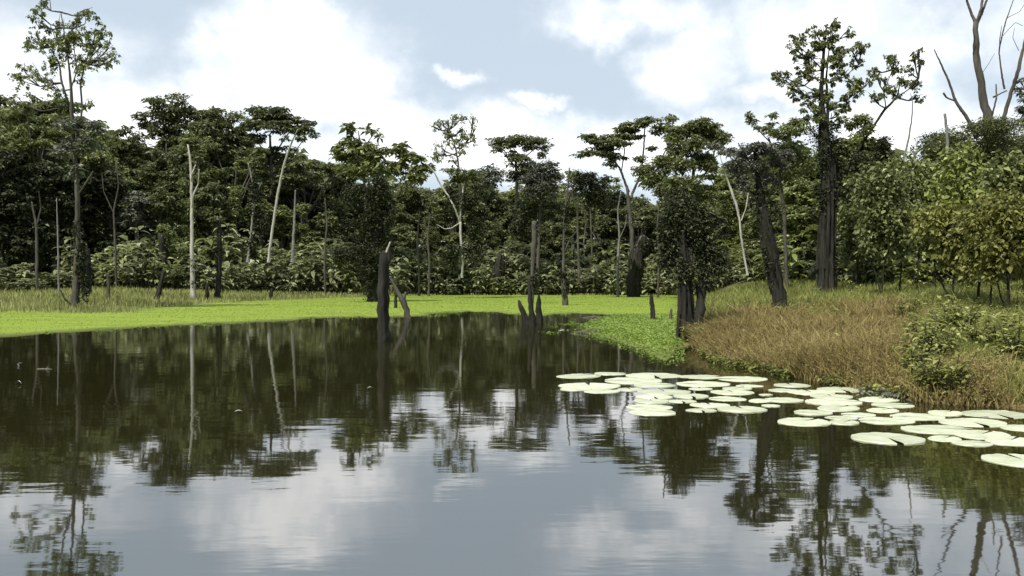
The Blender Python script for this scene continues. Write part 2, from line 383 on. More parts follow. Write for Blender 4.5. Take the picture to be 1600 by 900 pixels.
# ------------------------------------------------------------------ trees written from the photograph
def hero(name, label, cat, d, base, stems, blobs=(), leaf='forest', L=.6, n=3000, mat='mid', sub=.33, k=10, group=None,
         extra=(), flat=1., depth=1., hang=0, parts='branch', z_sink=.4, twigs=False, flare=.5):
    """stems: lists of (px,py,width px); the first is the trunk, others are limbs. blobs: (px,py,rx,ry). extra: further crowns (part, leaf, blobs, n, L)"""
    bx = (base-800)/FP*d; bz = max(hz(bx, d), -.6)
    root = link(name, None, loc=(bx, d, bz)); tag(root, label, cat, group)
    off = np.array([bx, d, bz]); mpp = d/FP
    tr = TB(); allpts = []
    rs = random.Random(len(LABELS)*7+1)
    for i, st in enumerate(stems):
        p = []; r = []
        dz = 0
        for j, (a, b, w) in enumerate(st):
            q = at(a, b, d)-off
            if i: dz += rs.uniform(-1, 1)*mpp*10*(j > 0)
            q[1] += dz
            p.append(q); r.append(w*mpp/2*(.8 if w > 12 else .66))
        if i == 0 and mat is not None and p[0][2] < 1.5 and z_sink is not None:
            p[0][2] = -z_sink
            if bz < 0: p[0][2] = -.3
        allpts += p
        tr.tube(p, r, 9 if i == 0 else 7, .07, flare=flare if i == 0 else 0)
    if mat == 'dark' and stems[0][0][2] >= 18:
        sp_ = [np.array(at(a, b, d)-off) for a, b, w in stems[0]]; sw = [w*mpp*.4 for a, b, w in stems[0]]
        sp_[0][2] = 0
        for q in range(9):
            a0 = rs.uniform(0, 6.28); tw = rs.uniform(-1.5, 1.5); P_ = []
            for j, (pp, ww) in enumerate(zip(sp_, sw)):
                an = a0+tw*j/len(sp_); k_ = 1.0+rs.uniform(-.12, .25)
                P_.append(pp+np.array([math.cos(an), math.sin(an), 0])*ww*k_)
            lo_ = rs.choice([0, 0, 1]); tr.tube(P_[lo_:], [x*rs.uniform(.1, .28)+.01 for x in sw[lo_:]], 5, .1)
    bl = []
    for (a, b, rx, ry) in blobs:
        q = at(a, b, d)-off; q[1] += rs.uniform(-1, 1)*rx*mpp*.8*depth
        f_ = 1.75 if twigs else 1.22
        bl.append((q, (rx*mpp*f_, max(rx, ry)*mpp*.9*depth, ry*mpp*f_*(1.25 if twigs else 1))))
    if twigs and allpts:
        A = np.array(allpts)
        for q, r in bl:
            cand = A[A[:, 2] < q[2]+.2]
            if not len(cand): cand = A
            c = cand[np.argmin(np.linalg.norm(cand-q, axis=1))]
            mid = (c+q)/2+np.array([0, 0, -.12*np.linalg.norm(c-q)])
            tr.tube([c, mid, q, q+[0, 0, r[2]*.6]], [mpp*1.4, mpp*1.0, mpp*.7, mpp*.3], 5)
            for _ in range(3):
                e = q+np.array([rs.uniform(-1, 1)*r[0], rs.uniform(-1, 1)*r[1], rs.uniform(-.3, 1)*r[2]])*.8
                tr.tube([mid, (mid+e)/2+[0, 0, .1], e], [mpp*.8, mpp*.6, mpp*.3], 4)
    if tr.n: tr.build('trunk', B[mat], root)
    if bl: crown('crown', bl, n, L, F[leaf], root, sub, k, flat=flat, hang=hang, airy=twigs)
    for (part, lf, bbs, nn, LL) in extra:
        b2 = []
        for (a, b, rx, ry) in bbs:
            q = at(a, b, d)-off
            b2.append((q, (rx*mpp, rx*mpp, ry*mpp)))
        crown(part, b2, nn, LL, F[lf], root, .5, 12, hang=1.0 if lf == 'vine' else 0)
    return root

# --- left
hero('sparse_tree', 'tallest tree at the left, sparse airy crown on three grey stems', 'tree', 72, 117,
  [[(117,487,15),(119,440,14),(122,380,12),(121,300,11),(116,220,10),(113,170,9),(112,130,6),(107,85,4),(101,45,3),(97,20,2)],
   [(116,200,7),(106,165,5),(97,130,5),(91,98,4),(80,75,2)],[(122,215,6),(125,170,4),(125,130,4),(131,100,3),(142,70,2)],
   [(112,140,3),(122,110,3),(119,70,2)],[(116,480,5),(106,468,4),(100,452,3)],[(119,310,3),(135,290,4),(150,268,4)]],
  [(95,50,20,18),(92,68,14,12),(70,12,11,14),(62,24,9,7),(130,35,14,11),(118,52,9,9),(140,22,8,6),(150,60,13,9),(165,52,9,7),(172,78,10,8),(182,92,4,6),(158,92,12,8),(145,98,9,6),
   (60,38,7,5),(50,62,8,9),(45,74,5,4),(66,72,10,8),(35,112,13,12),(30,125,6,8),(58,121,8,6),(76,100,8,9),(90,95,10,14),(105,75,8,10),(122,98,10,10),(118,62,8,6),(136,68,9,7),(148,75,8,6),(130,110,8,10),(125,128,6,5),(80,140,8,6),(138,162,7,6),(72,124,5,4),(45,152,9,6),(20,160,8,5),(95,148,8,8)],
  'mid', .25, 4600, 'mid', .2, 12, twigs=True,
  extra=[('epiphyte', 'grey', [(118,195,26,18),(105,235,20,16),(135,225,20,18),(118,265,12,16),(150,200,16,12)], 1300, .5),
         ('vine_cover', 'vine', [(128,405,8,22),(132,440,6,18),(120,360,6,20)], 900, .35)])
hero('pole_tree', 'straight pale pole trunk with one short fork rising from the broad-leaved shrubs', 'tree', 100, 302,
  [[(302,470,11),(301,430,11),(300,396,8),(300,340,7),(300,290,6),(298,250,5),(294,226,3)],[(300,326,4),(306,305,4),(312,288,3),(316,266,3)],[(299,285,3),(304,272,3),(307,258,2)]],
  mat='pale', extra=[('vine_cover', 'vine', [(302,435,5,26),(302,410,4,16)], 350, .3)])
hero('leaning_tree', 'slim white trunk leaning to a leafy tip below the layered crown', 'tree', 118, 421,
  [[(420,410,6),(421,392,6),(427,350,6),(434,305,6),(442,265,5),(450,238,5),(461,212,3)],[(452,235,3),(458,222,2),(470,205,2)]],
  [(470,216,10,5),(445,218,6,5)], 'forest', .5, 160, 'pale', .5, 5)
hero('thin_tree', 'thin grey broken trunk just behind the leaning white one', 'tree', 124, 458,
  [[(457,410,7),(458,390,7),(460,345,5),(462,297,3)]], mat='grey')
hero('rain_tree', 'largest dark dome-crowned tree, behind the straight pale pole trunk', 'tree', 168, 320,
  [[(320,455,14),(318,380,13),(312,300,12),(305,240,8)],[(315,330,9),(350,270,6),(365,230,4)],[(313,320,8),(280,270,6),(262,225,4)]],
  [(285,172,38,18),(330,188,42,18),(255,200,18,24),(375,212,24,16),(298,205,50,26),(345,225,48,24),(265,245,26,34),(318,262,50,34),(360,270,36,36),(290,310,44,40),(345,325,40,36),(390,235,12,9),(230,195,14,7),(222,182,12,5)],
  'forest', .85, 22000, 'mid', .36, 30, flat=.8, depth=.8)
hero('layered_tree', 'layered flat-crowned tree, sky showing beneath, above the leaning white trunk', 'tree', 160, 425,
  [[(425,440,10),(426,340,9),(424,250,7),(422,210,5)],[(424,250,5),(445,215,3),(460,200,2)],[(424,255,5),(405,225,3),(398,200,2)],[(425,300,5),(450,255,3),(480,215,2)]],
  [(418,175,30,8),(436,183,26,8),(458,190,26,7),(476,202,20,9),(490,210,7,5),(402,192,18,10),(430,200,32,9),(405,214,12,8),(425,240,34,14),(395,255,22,18)],
  'forest', .75, 7000, 'mid', .4, 18, flat=.6, depth=1)
hero('dead_tree', 'slender pale dead trunk curving up left of the leaning white one', 'tree', 122, 392,
  [[(388,410,7),(392,375,6),(396,330,5),(398,300,4),(392,270,3),(388,255,2)],[(397,330,3),(404,300,3),(410,285,2)]], mat='grey',
  extra=[('vine_cover', 'vine', [(400,300,12,30),(408,350,12,34),(396,380,10,20)], 1500, .5)])
hero('rosette_tree', 'big-leaved rosette tree against the sky above the black vine tower', 'tree', 135, 572,
  [[(575,440,9),(572,340,7),(570,290,6),(566,240,5),(560,205,2)],[(570,270,4),(590,245,3),(615,235,2),(640,240,2)],[(569,280,4),(550,250,3),(535,238,2)],[(567,235,3),(578,215,2),(590,205,1)],[(566,230,3),(552,215,2),(545,198,1)]],
  [(545,198,7,7),(549,208,5,6),(578,202,7,4),(592,212,5,4),(562,228,20,12),(570,242,24,12),(538,242,16,5),(530,232,8,4),(614,234,16,5),(626,228,8,3),(638,243,12,5),(658,248,10,4),(580,262,28,8),(550,262,14,8),(615,262,20,8),(660,262,14,6),(648,276,16,8)],
  'mid', 1.2, 1800, 'mid', .7, 12, flat=.7)
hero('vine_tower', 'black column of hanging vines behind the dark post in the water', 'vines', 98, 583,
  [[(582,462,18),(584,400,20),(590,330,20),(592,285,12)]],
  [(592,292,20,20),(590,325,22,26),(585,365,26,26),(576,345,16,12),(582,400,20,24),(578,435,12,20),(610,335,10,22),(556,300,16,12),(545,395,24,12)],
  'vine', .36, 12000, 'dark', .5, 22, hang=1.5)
hero('airy_tree', 'lone airy small-leaved tree rising above the forked white trunk', 'tree', 150, 717,
  [[(722,440,6),(720,340,5),(717,262,5),(712,232,4),(706,212,3),(702,203,1)],[(716,245,3),(700,238,2),(690,238,2)],[(714,240,2),(728,222,2),(738,200,1)]],
  [(700,192,7,4),(712,186,8,5),(722,184,7,4),(738,190,5,6),(741,205,3,8),(740,220,4,5),(731,215,7,4),(722,203,4,4),(690,232,9,9),(683,240,6,7),(728,228,5,3),(697,212,5,5),(678,200,5,5),(708,250,6,3),(722,240,6,3),(688,192,5,4),(714,212,9,8),(706,222,8,7),(722,224,6,6),(700,212,6,5)],
  'mid', .42, 1300, 'mid', .3, 9, twigs=True)
hero('forked_tree', 'slim white trunk forking in two, a long limb arching left', 'tree', 118, 722,
  [[(722,434,5),(723,405,6),(720,370,6),(719,347,6)],[(719,347,5),(711,325,4),(700,305,4),(688,288,4),(678,268,3),(664,254,2)],[(719,347,5),(721,320,4),(724,295,3),(726,282,2)],[(719,348,3),(706,356,3),(695,358,2),(682,350,1)]],
  [(726,276,22,9),(714,270,14,6),(742,272,14,6)], 'forest', .55, 800, 'pale', .5, 8,
  extra=[('vine_cover', 'vine', [(735,310,20,26),(740,350,16,24),(705,300,14,16),(742,390,18,22),(700,392,18,18)], 3000, .5)])
hero('flat_topped_tree', 'small flat-topped umbrella tree standing alone against the sky', 'tree', 162, 808,
  [[(806,440,9),(806,340,8),(808,290,7),(806,255,5),(800,235,3)],[(807,265,5),(820,245,3),(838,232,2)],[(806,262,4),(790,245,3),(780,230,2)]],
  [(812,219,36,6),(790,224,20,6),(836,226,18,8),(846,236,9,10),(780,232,10,6),(806,240,16,10),(812,254,16,12),(828,258,14,8),(808,275,20,12)],
  'forest', .65, 4500, 'dark', .45, 16, flat=.9)
hero('moss_tree', 'grey mossy feathery crown below the small flat-topped tree', 'tree', 142, 842,
  [[(840,440,8),(842,360,7),(845,300,5),(850,262,3)],[(842,330,4),(826,300,3),(820,280,2)]],
  [(850,262,18,10),(862,275,16,12),(838,278,20,12),(846,292,26,12),(765,268,16,10),(770,285,14,12)], 'grey', .6, 2800, 'mid', .5, 18,
  extra=[('vine_cover', 'vine', [(830,315,22,22),(812,345,14,26),(826,355,12,20)], 2200, .6)])
hero('vine_arch', 'rounded dome of dark vines above a pale leafless snag', 'vines', 118, 920,
  [[(905,440,6),(903,380,5),(902,330,4),(905,300,3)],[(903,330,4),(895,310,4),(893,290,2)],[(912,380,4),(916,350,4),(912,325,3),(916,300,3)],[(925,400,4),(923,340,4),(922,292,3)]],
  [(915,276,20,10),(932,285,18,18),(904,288,12,16),(940,300,12,20),(928,310,14,16)], 'vine', .45, 3200, 'mid', .45, 14, hang=1.2)
hero('snag', 'tall thin pale leafless pole rising from a thick dark butt', 'dead trunk', 84, 882,
  [[(883,478,12),(882,445,14),(881,430,10),(880,400,6),(881,350,5),(884,320,5),(887,290,4),(890,262,3)],[(884,325,3),(893,300,3),(902,290,2)],[(881,395,3),(890,375,3),(902,360,2)]], mat='mid',
  extra=[('vine_cover', 'vine', [(882,440,7,10),(881,425,6,12),(884,335,5,16)], 500, .35)])
hero('grey_snag', 'thick weathered grey broken trunk behind the three water stumps', 'dead trunk', 92, 834,
  [[(832,470,8),(832,430,8),(833,400,11),(835,370,12),(835,346,11)]], mat='mid', flare=0,
  extra=[('vine_cover', 'vine', [(834,438,9,12),(838,422,7,8)], 420, .3)])
hero('umbrella_tree', 'wide spreading umbrella tree with tiered flat sprays and open sky between limbs', 'tree', 148, 985,
  [[(990,455,12),(988,380,11),(983,320,10),(979,290,7)],[(979,292,6),(968,265,5),(955,245,4),(940,232,2)],[(985,310,7),(1003,270,5),(1006,230,4),(1008,200,3)],[(983,300,5),(970,270,3),(975,235,3),(968,215,2)],[(1004,270,4),(1030,255,3),(1045,225,3),(1050,190,2)]],
  [(920,213,12,4),(930,222,15,4),(945,230,20,5),(972,203,22,5),(990,196,20,4),(1012,192,20,5),(1030,200,14,5),(1050,184,10,4),(960,215,20,5),(985,212,18,5),(920,240,14,4),(940,241,18,5),(960,245,14,6),(955,256,8,7),(1044,205,10,14),(1050,222,8,12),(1026,208,8,4),(1018,232,8,5),(905,243,8,3),(960,225,24,5),(1000,250,10,4)],
  'forest', .6, 7000, 'mid', .45, 14, flat=.9, depth=1)
hero('broad_tree', 'broad tree with draped dark crown standing above the twin black trunks', 'tree', 110, 1085,
  [[(1078,440,12),(1080,350,11),(1082,290,9),(1085,240,6)],[(1081,300,6),(1110,260,4),(1120,225,3)],[(1080,310,5),(1060,265,4),(1050,240,2)],[(1083,260,4),(1092,225,3),(1085,205,2)]],
  [(1072,200,20,8),(1090,196,20,8),(1108,205,18,10),(1118,218,14,12),(1062,212,14,10),(1060,235,16,10),(1085,222,18,9),(1098,245,20,10),(1065,258,20,8),(1110,255,10,12),(1040,250,22,8),(1020,270,26,14),(1065,285,34,10),(1090,300,28,14),(1040,290,20,14),(1100,188,8,4),(1115,196,10,3),(1135,212,7,5)],
  'forest', .55, 12000, 'mid', .4, 20, flat=1.1, hang=.8)
# --- right
hero('twin_trunk_tree', 'pair of thick black trunks joined at the waterline beside the reddish grass', 'tree', 35.2, 1078,
  [[(1074,542,31),(1074,490,27),(1072,440,24),(1070,400,20),(1066,350,12),(1062,312,4)],[(1084,525,22),(1094,490,19),(1098,450,15),(1104,415,13),(1106,380,9),(1098,345,5)],[(1092,485,16),(1094,465,12),(1092,444,13)],
   [(1069,390,9),(1052,360,5),(1040,325,4),(1036,290,3)],[(1104,400,6),(1120,370,4),(1135,350,3)]],
  [(1063,308,14,16),(1068,330,18,20),(1060,372,20,18),(1045,400,16,14),(1090,375,20,18),(1108,400,20,16),(1128,402,14,16),(1098,340,18,12),(1040,335,9,12),(1036,370,10,16),(1128,350,10,12),(1072,418,14,16),(1102,425,10,14)], 'vine', .17, 8500, 'dark', .5, 14, hang=.5, flare=.12)
hero('dark_leaning_tree', 'thick black leaning trunk rising out of the reddish grass, thin feathery top', 'tree', 40, 1222,
  [[(1222,497,25),(1216,460,26),(1208,420,25),(1200,380,27),(1194,345,24),(1190,318,15),(1185,285,9),(1181,250,6),(1178,225,3)],
   [(1187,300,6),(1178,270,4),(1164,245,3),(1150,225,2)],[(1194,330,6),(1207,285,4),(1220,255,3),(1232,235,2)],[(1188,305,4),(1174,300,4),(1168,285,2)],[(1210,345,4),(1214,330,4),(1213,320,3)]],
  [(1180,232,18,8),(1160,240,14,12),(1200,240,16,8),(1150,262,12,16),(1178,258,16,12),(1215,255,14,10),(1195,275,14,12),(1160,285,12,16),(1230,240,10,6)], 'grey', .16, 5000, 'dark', .55, 14,
  extra=[('vine_cover', 'vine', [(1202,400,14,32),(1196,345,13,20),(1218,475,11,18),(1188,305,14,16),(1216,325,10,14)], 2200, .14)])
hero('crooked_tree', 'crooked pale trunk bending between the black twin trunks and the leaning one', 'tree', 66, 1160,
  [[(1168,430,5),(1162,395,5),(1157,365,5),(1156,345,5),(1150,320,7),(1143,300,6),(1138,285,4),(1128,255,2),(1122,235,2)],[(1158,345,3),(1166,325,2),(1172,300,2)]],
  [(1135,240,14,8),(1120,228,10,6),(1145,258,10,10)], 'grey', .25, 900, 'pale', .5, 10)
hero('tall_leafy_tree', 'tallest leafy tree at the right, thick dark trunk and clustered leaves', 'tree', 60, 1290,
  [[(1291,458,36),(1292,420,30),(1293,370,27),(1295,310,25),(1293,260,22),(1288,220,17),(1285,185,12),(1282,150,7),(1284,110,5),(1287,70,4),(1290,45,2)],
   [(1292,215,9),(1293,165,6),(1293,120,5),(1300,85,3),(1303,55,2)],[(1298,330,14),(1312,290,9),(1335,245,7),(1362,205,6),(1382,172,6),(1400,153,4),(1408,130,2)],
   [(1400,153,3),(1418,140,2),(1430,125,1)],[(1383,170,3),(1378,145,2),(1392,110,2)],[(1284,110,3),(1266,90,2),(1250,70,2)],[(1283,150,3),(1255,135,2),(1225,122,2)],[(1293,130,3),(1320,120,2),(1342,100,2)],[(1293,165,3),(1325,155,2),(1345,140,2)],[(1307,452,10),(1304,430,12),(1301,395,10)]],
  [(1300,42,6,6),(1306,38,4,4),(1272,52,8,6),(1285,50,7,6),(1297,58,8,6),(1325,56,5,6),(1238,60,5,4),(1252,58,5,4),(1240,80,9,8),(1245,90,5,4),(1275,72,14,7),(1292,72,9,6),(1310,80,9,6),(1343,76,10,8),(1330,82,6,5),(1344,97,8,6),(1310,95,10,8),(1272,92,12,8),(1290,98,12,8),(1258,108,10,7),
   (1213,118,7,6),(1222,128,6,4),(1228,116,5,3),(1270,118,12,6),(1312,115,8,6),(1300,125,10,6),(1340,136,9,9),(1332,128,6,5),(1330,148,8,6),(1245,128,8,5),(1236,142,7,7),(1252,150,9,6),(1268,146,9,6),(1315,158,8,5),(1290,150,10,7),(1322,165,8,5),(1262,165,9,6),(1285,178,18,10),(1310,182,10,8),
   (1395,97,8,8),(1398,110,6,5),(1388,90,5,4),(1362,112,6,5),(1358,127,4,4),(1382,126,4,5),(1367,122,5,4),(1378,148,9,5),(1363,153,6,5),(1396,148,8,4),(1392,138,6,4),(1420,110,6,4),(1425,88,5,6),(1433,82,4,3),(1438,97,4,4),(1424,128,9,4),(1430,135,6,5),(1405,128,6,6),(1438,153,5,4)],
  'mid', .20, 9500, 'dark', .2, 12, twigs=True, depth=1.3,
  extra=[('lower_crown', 'bright', [(1345,186,16,9),(1352,202,14,10),(1330,196,10,8)], 900, .26),
         ('vine_cover', 'vine', [(1284,205,22,16),(1290,240,20,26),(1312,260,14,24),(1290,300,14,30),(1300,400,14,30),(1370,225,20,14),(1385,240,18,12),(1345,250,20,18),(1330,285,20,20)], 5500, .24)])
hero('dead_tree', 'thin bent dead stem curving against the sky right of the tallest leafy tree', 'tree', 75, 1412,
  [[(1410,440,6),(1410,330,5),(1410,270,4),(1412,245,4),(1419,215,4),(1424,185,3),(1425,155,2),(1421,146,1)]], mat='grey')
hero('bare_dead_tree', 'tall bare forked dead tree above the dark vine mound at the right', 'tree', 63, 1548,
  [[(1556,440,26),(1553,330,26),(1550,260,26),(1548,215,24),(1541,180,17),(1532,140,14),(1525,100,13),(1523,60,12),(1523,35,12)],[(1523,38,8),(1517,22,6),(1510,0,5),(1505,-25,4)],[(1524,36,7),(1530,15,6),(1534,-10,5),(1540,-40,3)],[(1525,38,7),(1536,20,5),(1545,-3,5),(1556,-30,3)],[(1521,90,3),(1516,75,3),(1515,58,2)],
   [(1555,225,14),(1562,190,10),(1571,155,9),(1579,115,9),(1590,80,7),(1599,50,8),(1606,20,5),(1612,-10,3)],[(1568,140,5),(1562,115,4),(1560,80,3),(1568,40,3),(1574,15,2),(1582,-5,2)],[(1560,80,2),(1557,62,2),(1556,45,1)],[(1548,185,4),(1551,155,4),(1555,132,3)],[(1572,142,3),(1560,148,3),(1557,150,5)],[(1570,30,1.5),(1590,20,1.3),(1600,5,1)],[(1562,60,1.5),(1580,38,1.3),(1592,44,1)],[(1530,120,1.5),(1545,100,1.2),(1552,84,.8)],[(1590,80,1.5),(1580,60,1.2),(1583,44,.8)],[(1510,0,1.5),(1498,-8,1)]],
  mat='mid')
hero('dead_branch', 'bare slanting forked grey branch poking out of the vine mound', 'dead trunk', 61, 1512,
  [[(1525,215,9),(1512,188,8),(1498,168,7),(1490,155,6),(1482,130,5),(1471,105,4),(1458,78,2)],[(1491,158,4),(1480,152,4),(1473,146,5)]], mat='mid', z_sink=None)
hero('stub', 'short grey stub standing up from the vine mound beside the slanting branch', 'dead trunk', 60, 1477,
  [[(1480,240,8),(1478,200,7),(1475,178,6)]], mat='grey', z_sink=None)
hero('vine_mound', 'wide dark mound of climbing vines around the bare dead tree', 'vines', 62, 1520,
  [[(1540,450,14),(1530,330,14),(1520,230,8)]],
  [(1530,202,40,12),(1490,212,34,14),(1575,210,36,16),(1455,232,26,14),(1560,240,44,20),(1500,245,46,18),(1600,235,26,20),(1530,285,60,30),(1590,290,30,30),(1470,270,40,24)],
  'forest', .22, 26000, 'dark', .5, 40, hang=.6)
hero('leafy_tree', 'half-seen grey leafed tree at the photo edge behind the bare dead tree', 'tree', 70, 1618,
  [[(1625,440,10),(1618,300,9),(1612,200,6),(1605,150,3)]],
  [(1592,140,9,7),(1600,160,10,8),(1588,175,10,8),(1600,185,12,8),(1612,150,12,20),(1610,195,12,12),(1596,128,7,5)], 'grey', .35, 900, 'mid', .6, 8)
hero('bush_tree', 'small dark-leaved tree top between the pale crooked trunk and the tallest leafy tree', 'tree', 70, 1215,
  [[(1230,440,9),(1225,330,8),(1215,260,6),(1200,215,4)],[(1205,225,3),(1182,205,2),(1170,180,1)]],
  [(1169,178,5,5),(1176,192,6,6),(1172,186,5,5),(1184,200,5,4),(1205,182,7,6),(1207,194,7,6),(1195,203,9,6),(1222,210,22,12),(1245,200,18,12),(1255,190,14,9),(1232,235,30,14),(1250,260,30,20),(1215,262,20,14)], 'mid', .34, 4200, 'mid', .4, 12)

for d_, base_, mat_, lab_, st_ in [
 (108, 60, 'mid', 'slender forked grey trunk deep in shade left of the tallest sparse tree', [[(58,440,6),(58,400,6),(57,350,5),(50,315,3)],[(57,355,4),(62,325,3),(64,300,2)]]),
 (104, 92, 'grey', 'thin grey trunk in shade immediately left of the tallest sparse tree', [[(92,440,5),(91,390,4),(90,345,3),(89,310,2)]]),
 (116, 181, 'mid', 'thin crooked trunk among leaves right of the tallest sparse tree', [[(182,440,5),(180,380,5),(178,330,4),(186,290,3),(182,250,2)],[(179,335,3),(165,300,2),(160,270,1)]]),
 (128, 508, 'mid', 'thin dark-barked trunk between the thin grey broken trunk and black vine tower', [[(508,445,5),(507,400,5),(511,350,4),(508,310,3)]]),
 (134, 655, 'dark', 'thin black trunk between black vine tower and forked white trunk', [[(655,455,6),(655,420,6),(652,380,5),(656,330,3)]]),
 (132, 670, 'mid', 'second thin trunk close left of the forked white trunk', [[(670,455,5),(671,410,5),(668,370,4),(672,335,2)]]),
 (126, 966, 'grey', 'thin grey trunk between vine dome and hooded vine stump', [[(966,455,6),(965,420,6),(968,370,5),(965,330,3),(970,300,2)],[(967,375,3),(976,355,2),(980,335,1)]]),
 (120, 1030, 'mid', 'thin brown trunk between hooded vine stump and twin black trunks', [[(1028,455,5),(1030,400,5),(1027,350,4),(1031,310,2)]])]:
    hero('thin_tree', lab_, 'tree', d_, base_, st_, mat=mat_)
# --- broken trunks and posts in water and on the mat
def snag(name, label, px, py, pts, mat='dark', jag=True, branches=(), vine=None, group=None, cat='tree stump'):
    x, d = G(px, py); bz = max(hz(x, d), -.5)
    mpp = d/FP; off = np.array([x, d, bz])
    tr = TB(); P = [at(a, b, d)-off for a, b, w in pts]; P[0][2] = -.35
    r = [w*mpp/2 for a, b, w in pts]
    tr.tube(P, r, 16, .17, flare=.15, splinter=(r[-1]*.75+.03) if jag else 0)
    o = tr.build('trunk' if (branches or vine) else name, B[mat])
    if branches or vine:
        root = link(name, None, loc=off); o.parent = root
        for bm_, bp in branches:
            t2 = TB(); t2.tube([at(a, b, d)-off+[0, -.02*i, 0] for i, (a, b, w) in enumerate(bp)], [w*mpp/2 for a, b, w in bp], 6); t2.build('branch', B[bm_], root)
        if vine:
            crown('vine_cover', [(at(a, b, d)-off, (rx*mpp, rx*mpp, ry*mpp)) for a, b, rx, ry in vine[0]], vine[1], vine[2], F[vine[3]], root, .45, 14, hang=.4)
        o = root
    else: o.location = off
    return tag(o, label, cat, group)
snag('water_post', 'thick black dead post standing alone in open water', 600, 535,
  [(600,540,19),(599,500,18),(598,450,17),(599,415,16),(601,398,13)], branches=[('pale', [(596,418,4),(600,405,5),(606,390,4),(610,378,2)]), ('dark', [(606,410,8),(609,395,6),(606,383,3)])])
snag('leaning_stump', 'dark leaning broken trunk at the mat edge beside the black post', 641, 497,
  [(642,500,12),(635,482,10),(628,468,9),(618,450,7),(611,435,4)], 'mid', branches=[('mid', [(630,470,5),(633,462,4),(634,456,3)])])
snag('small_stump', 'short thin black stub on the green mat between post and leaning stump', 618, 481, [(618,483,4),(618,470,4),(619,458,3)])
snag('short_stump', 'short curved black stump, nearest the shore of the three water stumps', 822, 506, [(824,510,12),(820,495,9),(814,480,7),(811,470,3)])
snag('slim_stump', 'tallest and thinnest of the three black stumps in the water', 832, 508, [(832,512,11),(831,490,8),(828,460,6),(826,435,3)])
snag('pointed_stump', 'pointed black stump nearest the muddy inlet among the three water stumps', 843, 503, [(843,508,11),(843,490,9),(841,475,8),(842,461,3)])
snag('mat_stump', 'slim dark post on the green mat close to the twin trunks', 1020, 501, [(1020,503,7),(1020,485,6),(1018,470,5),(1017,460,4)])
snag('mat_stub', 'shortest brown stub on the mat right beside the twin trunks', 1047, 502, [(1047,504,6),(1048,492,5),(1049,484,3)], 'mid')
snag('vine_stump', 'bent stump draped in green vines like a hooded figure at the far mat edge', 995, 464,
  [(992,466,16),(993,440,18),(996,410,22),(1000,385,16),(1005,370,8)], vine=([(993,445,10,16),(995,415,12,22),(1002,385,11,14),(1010,376,7,5)], 1900, .32, 'vine'),
  branches=[('grey', [(986,420,3),(992,390,3),(1003,368,3),(1014,375,3)])])
snag('vine_stump', 'tapered vine-wrapped stump at the far mat edge left of the water stumps', 778, 461,
  [(778,463,14),(778,440,16),(781,415,14),(783,398,8)], vine=([(778,445,9,14),(781,418,8,18)], 900, .32, 'vine'))
snag('bank_post', 'upright dark stake in the dry grass left of the leaning bank stake', 170, 469, [(170,470,4.5),(169,450,4),(169,428,4)], 'mid')
snag('bank_stake', 'dark stake leaning right in the dry grass between upright stake and pole trunk', 246, 468, [(244,470,7),(249,452,6),(254,436,5),(256,424,4)], branches=[('dark', [(246,466,4),(250,460,4),(252,454,2)])])
snag('tall_post', 'tall black vine-wrapped post just right of the straight pale pole trunk', 341, 467, [(341,469,9),(342,430,8),(343,380,7),(343,345,3)], vine=([(342,400,6,34),(342,360,4,18)], 700, .25, 'vine'))
snag('short_post', 'short curved dark stub between the pale pole trunk and tall black post', 322, 468, [(321,470,6),(323,455,6),(324,444,3)])
snag('tiny_stump', 'tiny dark stump alone on the bright mat edge below the leaning white trunk', 424, 467, [(424,468,5),(424,458,5),(426,451,4)])
snag('butt_stump', 'thick dark trunk stump directly behind the tallest sparse tree', 134, 462, [(134,464,14),(134,440,14),(135,410,12),(137,388,6)], vine=([(133,420,10,26)], 700, .3, 'vine'))
snag('moss_stump', 'rounded mossy stump like a boulder above the shrubs left of pole trunk', 258, 452, [(258,455,14),(258,400,16),(256,365,16)], jag=False,
  vine=([(254,356,11,10),(262,364,11,10),(258,385,13,16)], 2000, .4, 'mid'))

